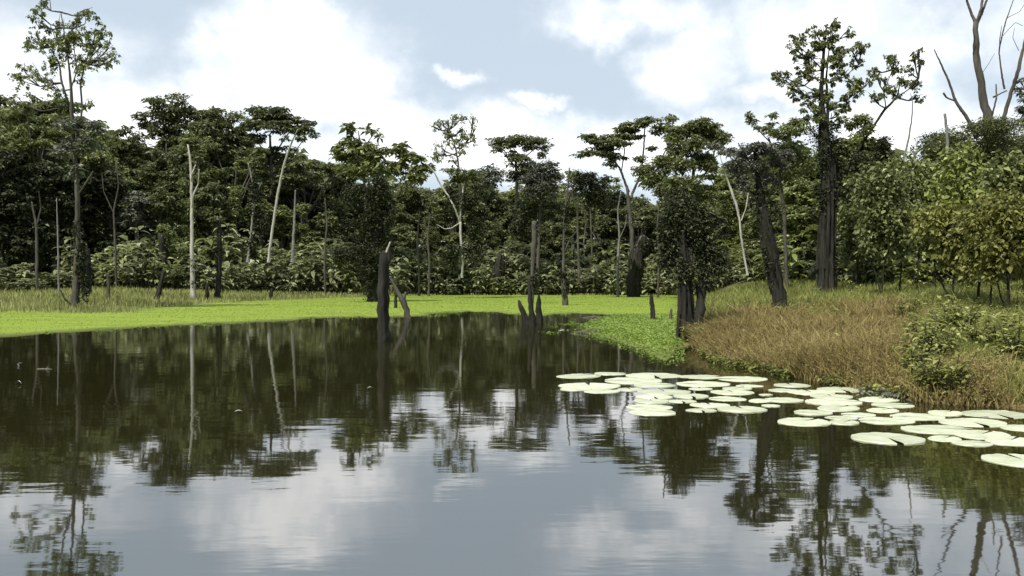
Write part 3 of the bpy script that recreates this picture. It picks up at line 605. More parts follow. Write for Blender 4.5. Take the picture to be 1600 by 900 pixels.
# ------------------------------------------------------------------ prototypes of the unnamed forest
def proto_tree(kind, seed):
    global R
    R = np.random.default_rng(seed); rr = random.Random(seed)
    h = 26.
    root = link('forest_tree', None)
    tb = TB(); bl = []
    lean = rr.uniform(-1, 1)
    top = np.array([lean, rr.uniform(-1, 1), h*.8])
    tb.tube([(0, 0, -1), (lean*.2, 0, h*.3), tuple(top*.75), tuple(top)], [.42, .33, .22, .08], 8, flare=.4)
    if kind == 'dome':
        for i in range(11):
            a = rr.uniform(0, 6.28); q = rr.uniform(.1, 1)**.6*5.2; zz = h*rr.uniform(.52, .93)-q*.45
            bl.append((np.array([math.cos(a)*q, math.sin(a)*q, zz]), (2.6, 2.6, 1.9)))
        n, L, sub, k, flat = 6500, .8, .42, 13, 1.1
    elif kind == 'flat':
        for i in range(12):
            a = rr.uniform(0, 6.28); q = rr.uniform(.1, 1)**.5*6.5; zz = h*rr.choice([.78, .86, .95])-q*.15
            bl.append((np.array([math.cos(a)*q, math.sin(a)*q, zz]), (2.6, 2.6, .8)))
        n, L, sub, k, flat = 4200, .8, .45, 12, .9
    elif kind == 'draped':
        for i in range(13):
            a = rr.uniform(0, 6.28); zz = h*rr.uniform(.15, .92); q = rr.uniform(.3, 2.4)*(1.15-zz/h)*2
            bl.append((np.array([math.cos(a)*q, math.sin(a)*q, zz]), (1.9, 1.9, 2.8)))
        n, L, sub, k, flat = 6000, .75, .45, 10, 1.2
    elif kind == 'open':
        for i in range(15):
            a = rr.uniform(0, 6.28); q = rr.uniform(.1, 1)**.5*4.5; zz = h*rr.uniform(.6, .98)
            bl.append((np.array([math.cos(a)*q, math.sin(a)*q, zz]), (1.3, 1.3, .9)))
        n, L, sub, k, flat = 2200, .75, .5, 8, .8
    else:   # low bushy tree, leaves to the ground
        for i in range(13):
            a = rr.uniform(0, 6.28); zz = h*rr.uniform(.08, .9); q = rr.uniform(.2, 1)**.6*5*(1.12-zz/h)
            bl.append((np.array([math.cos(a)*q, math.sin(a)*q, zz]), (2.5, 2.5, 2.3)))
        n, L, sub, k, flat = 6500, 1.05, .42, 11, .8
    for q, r in bl[:9]:
        f = min(.8, max(.2, (q[2]/h)*.75)); s0 = top*f
        tb.tube([s0, (s0+q)/2+[0, 0, -.4], q], [.16, .11, .05], 5)
    tb.build('trunk', B['mid'], root)
    crown('crown', bl, n, L, F['forest'], root, sub, k, flat=flat)
    return root
KINDS = {'dome': 'dome-crowned', 'flat': 'flat-crowned', 'draped': 'vine-draped', 'open': 'open-crowned', 'low': 'low bushy'}
protos = {k: [proto_tree(k, 100+i*13+j) for j in range(2)] for i, k in enumerate(KINDS)}
def copy_tree(o, mats=None):
    c = o.copy(); COL.objects.link(c)
    for ch in o.children:
        e = ch.copy(); COL.objects.link(e); e.parent = c
        if mats and ch.name.startswith(('crown', 'foliage')):
            e.material_slots[0].link = 'OBJECT'; e.material_slots[0].material = F[mats]
    return c
LAND = [(-60,'left photo edge'),(117,'tall sparse tree'),(210,'gap in the canopy'),(300,'pale pole trunk'),(424,'leaning white trunk'),(520,'skyline notch'),(590,'black vine tower'),(720,'forked white trunk'),(834,'weathered grey snag'),(920,'vine dome'),
 (995,'hooded vine stump'),(1078,'twin black trunks'),(1160,'crooked pale trunk'),(1215,'black leaning trunk'),(1292,'tallest leafy tree'),(1415,'bent dead stem'),(1548,'bare dead tree'),(1680,'right photo edge')]
used = set()
def place(pre, px):
    for i in range(len(LAND)-1):
        if LAND[i][0] <= px < LAND[i+1][0]: break
    a, b = LAND[i], LAND[i+1]; t = (px-a[0])/(b[0]-a[0])
    order = {0: (0, 1, 2), 1: (1, 0, 2), 2: (2, 1, 0)}[0 if t < .34 else 1 if t < .67 else 2]
    forms = [f'just right of the {a[1]}', f'midway from the {a[1]} to the {b[1]}', f'just left of the {b[1]}']
    s = pre+' '+forms[order[0]]
    for k in order:
        s = pre+' '+forms[k]
        if s not in used: break
    else:
        s = None
    if s and len(s.split()) > 16: s = s.replace('midway from the', 'between').replace(' to the ', ' and ')
    if s: used.add(s)
    return s
def Ffront(px): return float(np.interp(px, [-100,0,250,450,700,1050,1120,1200,1300,1450,1600,1700], [112,115,128,140,150,150,118,92,78,64,54,50]))
SKY = [(-80,155),(0,158),(60,155),(100,168),(150,172),(200,195),(225,235),(250,200),(290,185),(340,195),(380,215),(400,235),(480,228),(520,240),(560,275),(600,270),(640,275),(690,275),(730,275),(760,255),(810,280),(850,262),(890,275),(940,285),(980,300),(1030,290),(1090,300),(1130,250),(1170,240),(1200,225),(1250,215),(1310,215),(1360,205),(1400,232),(1430,250),(1480,215),(1560,215),(1600,215),(1700,215)]
sx_, sy_ = zip(*SKY)
rr = random.Random(11)
made = {k: [0, 0] for k in protos}
def plant(kind, px, d, ytop, pre, mats, group, wide=1.0, tries=1):
    lab = place(pre, px)
    if lab is None: return
    j = rr.randrange(2); p = protos[kind][j]
    x = (px-800)/FP*d; gz = hz(x, d); top = CH+(HY-ytop)/FP*d
    s = max(.08, (top-gz)/24.6)
    if made[kind][j] == 0:
        o = p
        if mats: p_c = [c for c in p.children if c.name.startswith('crown')][0]; p_c.material_slots[0].link = 'OBJECT'; p_c.material_slots[0].material = F[mats]
    else: o = copy_tree(p, mats)
    made[kind][j] += 1
    o.location = (x, d, gz); w = s*wide*rr.uniform(.85, 1.15)
    if s*26 < 16: w = max(w, s*1.25)
    o.scale = (w, w, s); o.rotation_euler = (0, 0, rr.uniform(0, 6.28))
    tag(o, lab, 'tree', group)
for row, (off, dy, step, word) in enumerate([(34, 0, 42, 'back-row'), (19, 34, 42, 'second-row'), (7, 85, 40, 'front-row')]):
    px = -70+row*13
    while px < 1680:
        yt = np.interp(px, sx_, sy_)
        d = Ffront(px)+off*(1 if px < 1120 else .45)*rr.uniform(.85, 1.15)
        kind = rr.choices(['dome', 'flat', 'draped', 'open', 'low'], [[4, 1, 2, 1, 2], [3, 1, 3, 1, 3], [2, 0, 3, .5, 5]][row])[0]
        if 1300 < px: kind = rr.choice(['low', 'dome', 'low'])
        m = rr.choices(['forest', 'mid', 'vine', 'grey'], [5, 3 if px > 250 or row != 2 else 1, 1.2, .35])[0]
        if px > 1130: m = rr.choice(['mid', 'bright', 'mid', 'mid', 'forest'])
        if px < 190: m = ['mid', 'mid', 'vine'][row]
        wrd = {'forest': 'dark green', 'mid': 'mid green', 'vine': 'blackish', 'grey': 'grey green', 'bright': 'fresh green'}[m]
        plant(kind, px, d, yt+dy*(1 if px < 1150 else .8)+rr.uniform(-12, 8), f'{wrd} {KINDS[kind]} {word} tree', m, 'forest trees behind the pond', wide=1.05 if row < 2 else 1.0)
        px += step*rr.uniform(.8, 1.25)
# never used prototypes leave the scene
for k in protos:
    for j in (0, 1):
        if made[k][j] == 0:
            for c in list(protos[k][j].children): bpy.data.objects.remove(c)
            bpy.data.objects.remove(protos[k][j])

# ------------------------------------------------------------------ far wood behind everything
R = np.random.default_rng(5)
n = 85000
px = R.uniform(-250, 1850, n); d = Ffront(0)*0+np.array([Ffront(p) for p in px])+R.uniform(42, 75, n)*np.where(px > 1120, .7, 1)
yt = np.interp(px, sx_, sy_)+20+10*np.sin(px*.05)+8*np.sin(px*.13+1)
top = CH+(HY-yt)/FP*d
P = np.stack([(px-800)/FP*d, d, R.uniform(.0, 1, n)*top], 1)
V, Fq = leaves(P, 1.7, .9, .2)
tag(link('distant_wood', mesh('distant_wood', V, Fq, F['mid'], np.repeat(np.clip(R.normal(.35, .2, n), 0, 1), 4))), kind='stuff')

# ------------------------------------------------------------------ broad-leaved shrubs along the far bank
def big_leaf(P, D, U, L, Wd):
    n = len(P); D = unit(D); S = unit(np.cross(D, U)); U = np.cross(S, D); L = L[:, None]; w = Wd*L
    dn = np.array([0, 0, -1.])
    a = P+D*L*.33; b = P+D*L*.7+dn*L*.12; t = P+D*L*.96+dn*L*.34
    V = np.stack([P, a+S*w*.45+U*w*.16, a, a-S*w*.45+U*w*.16, b+S*w*.4+U*w*.1, b, b-S*w*.4+U*w*.1, t], 1).reshape(-1, 3)
    i = np.arange(n)*8
    fs = [(0,1,2),(0,2,3),(1,4,5),(1,5,2),(2,5,6),(2,6,3),(4,7,5),(5,7,6)]
    Fc = np.stack([np.stack([i+a_, i+b_, i+c_], 1) for a_, b_, c_ in fs], 1).reshape(-1, 3)
    return V, Fc
def proto_shrub(seed, h=7., leafL=1.25, stems=16, per=15):
    global R
    R = np.random.default_rng(seed)
    root = link('broad_leaved_shrub', None); tb = TB(); Ps, Ds, Us = [], [], []
    for s in range(stems):
        a = R.uniform(0, 6.28); q = R.uniform(0, 3.4); hh = h*R.uniform(.35, 1)*(1-.09*q)
        b0 = np.array([math.cos(a)*q*.6, math.sin(a)*q*.6, -.3]); b1 = np.array([math.cos(a)*q, math.sin(a)*q, hh])
        tb.tube([b0, (b0+b1)/2+R.normal(0, .2, 3), b1], [.08, .06, .03], 5)
        for lvl in np.linspace(.45, 1, 3):
            m = per//3+1; c = b0+(b1-b0)*lvl
            az = np.linspace(0, 6.28, m, endpoint=False)+R.uniform(0, 6)
            el = R.normal(.25, .35, m)
            D = np.stack([np.cos(az), np.sin(az), el], 1)
            Ps.append(np.repeat(c[None], m, 0)+D*.15); Ds.append(D); Us.append(np.stack([R.normal(0, .25, m), R.normal(0, .25, m), np.ones(m)], 1))
    P = np.concatenate(Ps); V, Fc = big_leaf(P, np.concatenate(Ds), np.concatenate(Us), leafL*np.clip(R.normal(1, .25, len(P)), .5, 1.6), .42)
    tb.build('stem', B['mid'], root)
    link('foliage', mesh('foliage', V, Fc, F['shrub'], np.repeat(np.clip(R.normal(.55, .25, len(P)), 0, 1), 8)), root)
    return root
sp = [proto_shrub(300+i) for i in range(4)]
ns = 0
shrub_look = ['broad-leaved pale shrub', 'tall broad-leaved shrub', 'drooping broad-leaved shrub', 'spreading broad-leaved shrub']
for row, (off, yt0, step, word) in enumerate([(-1, 372, 36, 'rear'), (-6, 398, 36, 'front')]):
    px = -60+row*17
    while px < 1450:
        d = (Ffront(px)+off+rr.uniform(-1.5, 1.5)) if px < 1150 else Ffront(px)+off*.4
        skip = (548 < px < 605) or (px > 640 and rr.random() < .1) or (100 < px < 150 and row) or (60 < px < 100 and row == 0)
        if not skip:
            j = rr.randrange(4)
            lab = place(f'{shrub_look[j]}, {word} rank,', px)
            if lab:
                o = sp[j] if not sp[j].get('label') else copy_tree(sp[j], rr.choice(['shrub', 'shrub', 'mid', 'bright' if px > 1100 else 'shrub']))
                x = (px-800)/FP*d; gz = hz(x, d)
                yt = yt0+rr.uniform(-14, 16)+(18 if px > 640 and px < 1100 else 0)+(25 if px < 100 else 0)
                s = max(.25, (CH+(HY-yt)/FP*d-gz)/6.6)
                o.location = (x, d, gz-.1); o.scale = (max(s, .7) if px < 1150 else s*1.2,)*2+(s,); o.rotation_euler = (0, 0, rr.uniform(0, 6.28))
                if px > 1150: o.scale = (s*1.1, s*1.1, s)
                tag(o, lab, 'shrub', 'broad-leaved shrubs along the far bank')
        px += step*rr.uniform(.75, 1.25)

# ------------------------------------------------------------------ young trees on the right bank
YT = [ # px, ground py, crown top py, crown rx px, stem width, leaf, label, fork
 (1377,478,262,46,5,'mid','young leafy tree furthest from the photo edge, slim double stem in herbs',True),
 (1404,474,300,40,5,'mid','young green tree second along from the reddish grass',False),
 (1432,470,250,50,5,'mid','young tall green tree behind the row, third from the reddish grass',False),
 (1487,486,318,46,7,'olive','young olive tree with a low V fork at its foot',True),
 (1526,490,330,40,8,'olive','young olive tree with a kinked thick stem beside the V-forked one',False),
 (1546,502,312,42,6,'olive','young yellowish tree with the straightest thin stem, nearest the water but one',False),
 (1576,506,318,40,8,'olive','young yellowish tree nearest the water at the photo edge',True),
 (1512,470,240,56,6,'bright','young bright green tree in front of the dark vine mound',False),
 (1462,468,280,46,6,'bright','young bright green tree between the bent dead stem and vine mound',False),
 (1600,478,255,50,6,'mid','young mid green tree cut by the photo edge under the grey leafed tree',False),
 (1340,462,322,34,5,'mid','young green tree touching the foot of the tallest leafy tree',False),
 (1625,498,330,36,6,'olive','young olive tree mostly beyond the photo edge',False)]
for i, (px, py, yt, rx, w, lf, lab, fork) in enumerate(YT):
    R = np.random.default_rng(500+i)
    x, d = G(px, py); gz = hz(x, d); mpp = d/FP; hpx = py-yt
    k = rr.uniform(-6, 6)
    stems = [[(px, py, w), (px+k*.5, py-hpx*.2, w*.8), (px+k, py-hpx*.4, w*.7), (px+k*.6, py-hpx*.75, w*.35)]]
    if fork: stems.append([(px, py-16, w*.7), (px-8, py-hpx*.22, w*.55), (px-20, py-hpx*.42, w*.4), (px-24, py-hpx*.7, w*.2)])
    bl = [(px+rx*.75*math.cos(a)*q, yt+hpx*(.06+.42*v), rx*.42, hpx*.085) for a, q, v in [(rr.uniform(0, 6.28), rr.uniform(.2, 1), rr.random()) for _ in range(15)]]
    bl += [(px, yt+hpx*.08, rx*.4, hpx*.07)]
    hero('young_tree', lab, 'tree', d, px, stems, bl, lf, .25 if d < 40 else .32, 3000, 'dark', .4, 12, group='young trees on the right bank', twigs=True, depth=1.2, z_sink=.2)

# low bushes on the right bank
R = np.random.default_rng(77)
def proto_herb(seed):
    global R
    R = np.random.default_rng(seed)
    root = link('herb_plant', None); tb = TB(); Ps, Ds, Us = [], [], []
    for s in range(15):
        a = R.uniform(0, 6.28); b1 = np.array([math.cos(a)*R.uniform(.1, .4), math.sin(a)*R.uniform(.1, .4), R.uniform(.45, 1.0)])
        tb.tube([(0, 0, -.05), b1*.5+[0, 0, .05], b1], [.012, .010, .005], 5)
        for lv in np.linspace(.2, 1, 9):
            m = 3; az = R.uniform(0, 6.28, m)
            D = np.stack([np.cos(az), np.sin(az), R.normal(.4, .3, m)], 1)
            Ps.append(np.repeat((b1*lv)[None], m, 0)); Ds.append(D); Us.append(np.stack([R.normal(0, .3, m), R.normal(0, .3, m), np.ones(m)], 1))
    P = np.concatenate(Ps); V, Fc = big_leaf(P, np.concatenate(Ds), np.concatenate(Us), .16*np.clip(R.normal(1, .25, len(P)), .5, 1.6), .36)
    tb.build('stem', B['mid'], root)
    link('foliage', mesh('foliage', V, Fc, F['herb'], np.repeat(np.clip(R.normal(.4, .27, len(P)), 0, 1), 8)), root)
    return root
hp = [proto_herb(800+i) for i in range(3)]
herbs = [(1430,600,1.0,'leafy herb where reddish and green banks meet, at the water'),(1448,585,1.1,'tall leafy herb behind the waterside herb at the grass junction'),(1440,560,1.0,'leafy herb inland, halfway up the reddish grass edge'),
 (1418,520,1.1,'dark leafy herb at the back corner of the reddish grass'),(1436,505,1.1,'leafy herb below the V-forked young olive tree'),(1470,575,1.0,'bushy herb between two reddish grass patches'),(1475,540,1.1,'bushy herb in the green dip below the young olive trees'),
 (1500,535,1.2,'dense herb below the kinked young olive stem'),(1530,560,1.0,'low herb above the front reddish patch'),(1560,565,1.1,'bushy dark herb near the photo edge, mid bank'),(1590,590,1.1,'herb at the photo edge above the water lilies'),
 (1575,540,1.0,'herb under the yellowish young tree at the photo edge'),(1216,503,.9,'small herb at the foot of the black leaning trunk'),(1232,508,.8,'second small herb beside the black leaning trunk, water side'),(1280,470,.9,'herb left of the foot of the tallest leafy tree'),
 (1335,472,1.1,'leafy herb right of the foot of the tallest leafy tree'),(1240,462,1.2,'leafy herb between black leaning trunk and tallest leafy tree'),(1360,520,.6,'small pale herb alone in the middle of the reddish grass'),(1160,505,.6,'small pale herb in the reddish grass near the twin trunks'),
 (1075,535,.6,'ragged weed at the foot of the twin black trunks'),(1098,540,.7,'weed between the twin trunks and the reddish grass'),(1450,622,.8,'overhanging weed at the waterline behind the lily pads'),(1490,628,.8,'waterline weed right of the overhanging weed')]
for i, (px, py, s, lab) in enumerate(herbs):
    p = hp[i % 3]; o = p if not p.get('label') else copy_tree(p)
    x, d = G(px, py); o.location = (x, d, max(hz(x, d), 0)); s *= rr.uniform(1, 1.25); o.scale = (s*1.15, s*1.15, s); o.rotation_euler = (0, 0, rr.uniform(0, 6.28))
    tag(o, lab, 'plant', 'leafy herbs on the right bank')

# ------------------------------------------------------------------ water lily pads
def pad_mat():
    m, nt, b = newmat('pale lily pad')
    tc = N(nt, 'ShaderNodeTexCoord'); oi = N(nt, 'ShaderNodeObjectInfo')
    n1 = noise(nt, 2.2, 5, tc.outputs['Object'])
    c = ramp(nt, n1, [(.3, (.32,.35,.21)), (.48, (.52,.545,.37)), (.75, (.64,.655,.48))])
    hs = N(nt, 'ShaderNodeHueSaturation'); nt.links.new(c, hs.inputs['Color'])
    mr = N(nt, 'ShaderNodeMapRange'); mr.inputs[3].default_value = .8; mr.inputs[4].default_value = 1.1; nt.links.new(oi.outputs['Random'], mr.inputs[0]); nt.links.new(mr.outputs[0], hs.inputs['Value'])
    nt.links.new(hs.outputs[0], b.inputs['Base Color']); b.inputs['Roughness'].default_value = .35
    bp = N(nt, 'ShaderNodeBump'); bp.inputs['Strength'].default_value = .4; bp.inputs['Distance'].default_value = .01
    nt.links.new(noise(nt, 9, 4, tc.outputs['Object']), bp.inputs['Height']); nt.links.new(bp.outputs[0], b.inputs['Normal'])
    return m
PM = pad_mat()
def pad_mesh(seed):
    rg = np.random.default_rng(seed); n = 40; V = [(0, 0, .006)]; Fs = []
    th = np.linspace(.09, 2*np.pi-.09, n)
    ph = rg.uniform(0, 6, 4)
    edge = 1+.025*np.sin(th*2+ph[0])+.018*np.sin(th*5+ph[1])+rg.normal(0, .006, n)
    rings = [(.25, .008), (.55, .006), (.85, .004), (.97, .003), (1., .008 if seed % 2 else .004), (1.0, -.03)]
    for r, zz in rings:
        for k, t in enumerate(th):
            vein = .003*np.cos(t*12)*(r < .97)
            wv = .004*np.sin(t*3+ph[2])*r+.003*rg.normal()*r
            V.append((.5*r*edge[k]*math.cos(t), .5*r*edge[k]*math.sin(t), zz+vein+wv*(r > .5)))
    for k in range(n-1): Fs.append((0, 1+k, 2+k))
    for q in range(len(rings)-1):
        for k in range(n-1):
            a = 1+q*n+k; Fs.append((a, a+n, a+n+1, a+1))
    return mesh('lily_pad', V, Fs, PM, smooth=True)
pm = [pad_mesh(i) for i in range(6)]
PADS = [(905,586.5,80,'far left tip pad of the back edge'),(954,583,50,'small pad behind the far left tip pad'),(1022,586,92,'long pad on the back edge, third from its left end'),(990,594,90,'second-row pad overlapping the back edge pads'),
(1095,588,70,'back edge pad with a dark slit beside it'),(1160,591,80,'back edge pad in front of the brown shallows'),(921,602,98,'large left-end pad of the third row'),(900,607,50,'half-hidden pad under the large left-end pad'),(941,610,62,'pad in front of the large left-end pad'),
(1023,601,66,'middle pad of the third row'),(1099,599,88,'large oval pad right of the middle third-row pad'),(985,608,40,'small pad filling the gap right of the left-end cluster'),(1038,611,84,'broad pad in the middle of the left raft'),(1095,606.5,38,'narrow pad with dark water below it'),
(1022,619,60,'pad behind the two stacked front pads'),(1018,626,56,'narrow pad just behind the two stacked front pads'),(1015,635,76,'rear one of two stacked pads at the raft front'),(1020,643.5,76,'front one of two stacked pads at the raft front'),(1066,626,46,'pad right of the narrow pad behind the stack'),
(1080,618,56,'crumpled pad at the heart of the left raft'),(1145,612,70,'pad at centre of the left raft toward the bank'),(1110,632,64,'oval front pad right of the stacked pair'),(1096,640,48,'small foremost pad touching a wider one'),(1160,638.5,76,'wide foremost pad at the end of the left raft'),
(1137,622,60,'pad behind the wide foremost pad'),(1152,606,50,'pad squeezed among the dense inner pads'),(1189,625,44,'pad beside the brown gap between rafts'),(1197,616,22,'tiny round pad ringed by dark water'),(1172,602,45,'pad near the back edge behind the tiny round pad'),
(1238,601,56,'back pad nearest the reddish bank'),(1225,609,50,'pad behind the brown gap, second from the bank'),(1225,624,60,'pad overlooking the brown gap from behind'),(1268,612,76,'large pad under the reddish grass overhang'),(1315,608,78,'rear pad ending in a dark bank shadow'),
(1300,618.5,64,'slim pad topping the middle stack'),(1303,627,90,'widest pad of the middle stack'),(1374,623,74,'pad beside the mossy floating clump'),(1396,632,64,'pad reaching furthest toward the overhanging weeds'),(1311,636.5,78,'lower pad of the middle stack'),
(1271,643.5,60,'pad poking out left of the middle stack'),(1380,640,60,'bright oval pad in front of the bank weeds'),(1342,647,54,'pad joining the middle stack and front row'),(1257,658,86,'pointed pad farthest out at the brown water'),(1320,659,48,'small pad adjoining the pointed outer pad'),
(1315,651.5,50,'pad behind the pointed outer pad'),(1386,656,86,'broad pad at the middle of the front row'),(1435,650,86,'broad pad behind the ridged pad'),(1478,644.5,58,'small rear pad at the foot of the right bank'),(1556,646,104,'very wide rear pad by the right bank'),
(1521,659,104,'wide ridged pad with a curled rim'),(1467,670,112,'wide long pad above the lone oval pad'),(1387,684,112,'lone oval pad with open water all round'),(1477,684,62,'pad whose tip meets the lone oval pad'),(1535,678,92,'veined pad in the torn right cluster'),
(1520,691.5,62,'foremost pad of the torn right cluster'),(1580,688,84,'torn pad running out of the photo edge'),(1605,668,80,'pad cut by the photo edge behind the torn one'),(1600,718,120,'nearest pad, alone in the corner water'),(970,523,50,'lone pale pad lying among the green weed'),
(1205,633,30,'small pad at the right tip of the left raft')]
for i, (px, py, w, lab) in enumerate(PADS):
    x, d = W(px, py, .02)
    o = link('lily_pad', pm[i % 6], loc=(x, d, .003+.003*(i % 4)))
    s = w/FP*d; o.scale = (s*.98, s*rr.uniform(.74, .9)*(1.6 if py < 524 else 1), min(s, 1)); o.rotation_euler = (rr.uniform(-.006, .006), rr.uniform(-.006, .006), 0)
    # the notch faces any way: rotate the mesh data through one of four quarter turns by mirroring
    o.rotation_euler[2] = rr.choice([0, math.pi/2, math.pi, -math.pi/2, math.pi/4])
    if abs(math.sin(o.rotation_euler[2])) > .9: o.scale = (o.scale[1], o.scale[0], o.scale[2])
    
    tag(o, lab, 'lily pad', 'giant lily pads in front of the right bank')
# mossy floating clump and small floating things
x, d = W(1390, 615, .03); R = np.random.default_rng(3)
P = np.stack([R.normal(0, .22, 900), R.normal(0, .35, 900), np.abs(R.normal(0, .05, 900))], 1); V, Fq = leaves(P, .10, .04, -.2)
tag(link('weed_clump', mesh('weed_clump', V, Fq, F['grey'], np.repeat(R.uniform(.4, 1, 900), 4)), loc=(x, d, .02)), 'pale tangled weed clump floating behind the middle lily pads', 'plant')
def curled_leaf(name, lab, px, py, wpx, hpx, tilt, matn):
    x, d = W(px, py); mpp = d/FP; n = 9; V = []; Fs = []
    for i in range(n):
        t = i/(n-1); w = math.sin(math.pi*min(.98, max(.04, t)))*.32
        cx = (t-.5); cz = .25*math.sin(t*3.1)
        for k in (-1, 0, 1): V.append((cx, k*w, cz+abs(k)*w*.5))
        if i:
            a = (i-1)*3; Fs += [(a, a+1, a+4, a+3), (a+1, a+2, a+5, a+4)]
    o = link(name, mesh(name, V, Fs, matn, smooth=True), loc=(x, d, .02)); s = wpx*mpp
    o.scale = (s, s*.6, hpx*mpp/.35); o.rotation_euler = (0, tilt, .3)
    return tag(o, lab, 'leaf')
LW = bark('bleached dead leaf', (.45,.44,.38), (.75,.74,.68), 5, .1)
curled_leaf('floating_leaf', 'upright white curled leaf on dark water near the left edge', 34, 572, 9, 6, -1.2, LW)
curled_leaf('floating_leaf', 'pale curled leaf lying nearer than the upright white one', 28, 601, 9, 4, .1, LW)
curled_leaf('floating_leaf', 'flat whitish leaf adrift midway across the left water', 372, 645, 12, 2, 0, LW)
curled_leaf('floating_leaf', 'slim white sliver on the muddy inlet beside the water stumps', 880, 518, 16, 1.5, 0, LW)
curled_leaf('floating_leaf', 'small pale fleck on the water below the black post', 578, 608, 9, 2, 0, LW)
x, d = W(69, 577); tb = TB(); m_ = d/FP
tb.tube([(-12*m_, 0, .01), (0, 0, .02), (12*m_, 0, .0)], [.006, .008, .004], 5); tb.tube([(2*m_, 0, .01), (5*m_, .05, 5*m_)], [.006, .003], 5)
o = tb.build('floating_twig', B['pale']); o.location = (x, d, 0); tag(o, 'pale floating twig with one raised side shoot near the left edge', 'twig')
# driftwood mud strip in the inlet
for (px, py, wpx, lab) in [(935, 497, 26, 'half-sunk log lying in the muddy inlet behind the weed'), (925, 521, 34, 'second half-sunk log along the front of the muddy inlet')]:
    x, d = W(px, py); m_ = d/FP; tb = TB()
    tb.tube([(-wpx*m_, 0, -.05), (-wpx*.3*m_, .4, .04), (wpx*.4*m_, 0, .05), (wpx*m_, .3, -.04)], [.06, .12, .11, .05], 7, .1)
    o = tb.build('sunken_log', B['mid']); o.location = (x, d, 0); tag(o, lab, 'log')

# ------------------------------------------------------------------ light, sky, clouds
SUN_EL, SUN_AZ = math.radians(54), math.radians(-145)       # azimuth from +Y towards +X
S = Vector((math.sin(SUN_AZ)*math.cos(SUN_EL), math.cos(SUN_AZ)*math.cos(SUN_EL), math.sin(SUN_EL)))
ld = bpy.data.lights.new('sun', 'SUN'); ld.energy = 5.0; ld.angle = math.radians(.6); ld.color = (1, .96, .88)
lo = link('sun', ld, loc=(0, 0, 60)); lo.rotation_euler = S.to_track_quat('Z', 'Y').to_euler()
w = bpy.data.worlds.new('World'); sc.world = w; w.use_nodes = True
nt = w.node_tree; nt.nodes.clear(); lk = nt.links.new
def M(op, a, b=None, c=None, clamp=False):
    n = N(nt, 'ShaderNodeMath', operation=op, use_clamp=clamp)
    for i, v in enumerate((a, b, c)):
        if v is None: continue
        if isinstance(v, (int, float)): n.inputs[i].default_value = v
        else: lk(v, n.inputs[i])
    return n.outputs[0]
tc = N(nt, 'ShaderNodeTexCoord'); sep = N(nt, 'ShaderNodeSeparateXYZ'); lk(tc.outputs['Generated'], sep.inputs[0])
az = M('ARCTAN2', sep.outputs[0], sep.outputs[1]); el = M('ARCSINE', sep.outputs[2])
c0 = N(nt, 'ShaderNodeCombineXYZ'); lk(az, c0.inputs[0]); lk(el, c0.inputs[1])
nw = N(nt, 'ShaderNodeTexNoise'); nw.inputs['Scale'].default_value = 13; nw.inputs['Detail'].default_value = 7; nw.inputs['Roughness'].default_value = .6; lk(c0.outputs[0], nw.inputs['Vector'])
sw_ = N(nt, 'ShaderNodeSeparateColor'); lk(nw.outputs['Color'], sw_.inputs[0])
azw = M('ADD', az, M('MULTIPLY', M('SUBTRACT', sw_.outputs[0], .5), .11)); elw = M('ADD', el, M('MULTIPLY', M('SUBTRACT', sw_.outputs[1], .5), .085))
cmb = N(nt, 'ShaderNodeCombineXYZ'); lk(az, cmb.inputs[0]); lk(M('MULTIPLY', el, 1.7), cmb.inputs[1])
nz = N(nt, 'ShaderNodeTexNoise'); nz.inputs['Scale'].default_value = 5.5; nz.inputs['Detail'].default_value = 8; nz.inputs['Roughness'].default_value = .52; lk(cmb.outputs[0], nz.inputs['Vector'])
nb = N(nt, 'ShaderNodeTexNoise'); nb.inputs['Scale'].default_value = 2.2; nb.inputs['Detail'].default_value = 3; lk(cmb.outputs[0], nb.inputs['Vector'])
CL = [ # px, py, rx, ry, weight : places of the clouds as directions
 (400,105,95,85,1.),(470,60,80,55,1.),(540,110,110,70,1.),(610,90,60,32,.7),(460,160,150,60,.8),(610,190,150,45,.8),(715,110,34,15,.9),(838,155,46,14,.7),
 (935,40,80,32,.9),(985,20,120,40,.6),(1080,110,75,90,.8),(1180,150,90,25,.6),(1330,60,200,75,.75),(800,232,620,52,.95),(60,100,110,70,.5),(100,175,320,50,.85),(1450,215,320,60,.8),(1560,60,70,80,.4),(200,60,90,40,.3)]
acc = None
for px, py, rx, ry, wt in CL:
    a0 = math.atan((px-800)/FP); e0 = math.atan((HY-py)/FP*math.cos(a0))
    dx = M('DIVIDE', M('SUBTRACT', azw, a0), rx/FP); dy = M('DIVIDE', M('SUBTRACT', elw, e0), ry/FP)
    r2 = M('ADD', M('MULTIPLY', dx, dx), M('MULTIPLY', dy, dy))
    g = M('MULTIPLY', M('EXPONENT', M('MULTIPLY', r2, -.9)), wt)
    acc = g if acc is None else M('MAXIMUM', acc, g)
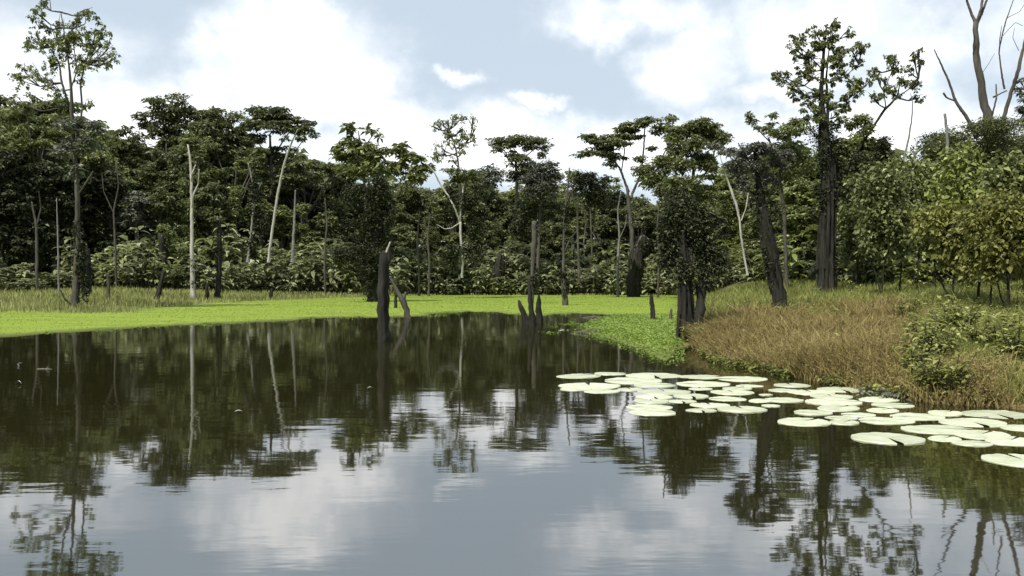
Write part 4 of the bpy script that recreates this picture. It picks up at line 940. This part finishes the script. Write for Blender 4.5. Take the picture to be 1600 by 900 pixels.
# other clouds round the rest of the sky
fr = M('MULTIPLY', M('SUBTRACT', nb.outputs[0], .45), 1.2)
dens = M('ADD', M('ADD', acc, M('MULTIPLY', M('SUBTRACT', nz.outputs[0], .5), 1.25)), M('MULTIPLY', fr, .45))
mr = N(nt, 'ShaderNodeMapRange', interpolation_type='SMOOTHSTEP'); lk(dens, mr.inputs[0]); mr.inputs[1].default_value = .08; mr.inputs[2].default_value = .95
cov = mr.outputs[0]
skyt = N(nt, 'ShaderNodeTexSky', sky_type='NISHITA'); skyt.sun_disc = False; skyt.sun_elevation = SUN_EL; skyt.sun_rotation = SUN_AZ
b1 = N(nt, 'ShaderNodeBackground'); lk(skyt.outputs[0], b1.inputs[0]); b1.inputs[1].default_value = .09
b2 = N(nt, 'ShaderNodeBackground'); b2.inputs[0].default_value = (.66, .76, .86, 1); b2.inputs[1].default_value = .9
veil = N(nt, 'ShaderNodeMixShader'); veil.inputs[0].default_value = .8; lk(b1.outputs[0], veil.inputs[1]); lk(b2.outputs[0], veil.inputs[2])
b3 = N(nt, 'ShaderNodeBackground'); shade = N(nt, 'ShaderNodeMapRange', interpolation_type='SMOOTHSTEP'); lk(sw_.outputs[2], shade.inputs[0]); shade.inputs[1].default_value = .36; shade.inputs[2].default_value = .6
lk(mixc(nt, shade.outputs[0], (.66, .70, .75), (1., 1., 1.)), b3.inputs[0]); b3.inputs[1].default_value = 1.3
mx = N(nt, 'ShaderNodeMixShader'); lk(cov, mx.inputs[0]); lk(veil.outputs[0], mx.inputs[1]); lk(b3.outputs[0], mx.inputs[2])
out = N(nt, 'ShaderNodeOutputWorld'); lk(mx.outputs[0], out.inputs[0])
w.cycles.sampling_method = 'MANUAL'; w.cycles.sample_map_resolution = 512

sc.view_settings.view_transform = 'Standard'; sc.view_settings.look = 'None'; sc.view_settings.gamma = 1; sc.view_settings.exposure = .25
sc.render.engine = 'CYCLES'; sc.cycles.max_bounces = 6; sc.cycles.diffuse_bounces = 4; sc.cycles.glossy_bounces = 3; sc.cycles.transmission_bounces = 3
sc.cycles.use_denoising = True
sc.cycles.caustics_reflective = False; sc.cycles.caustics_refractive = False
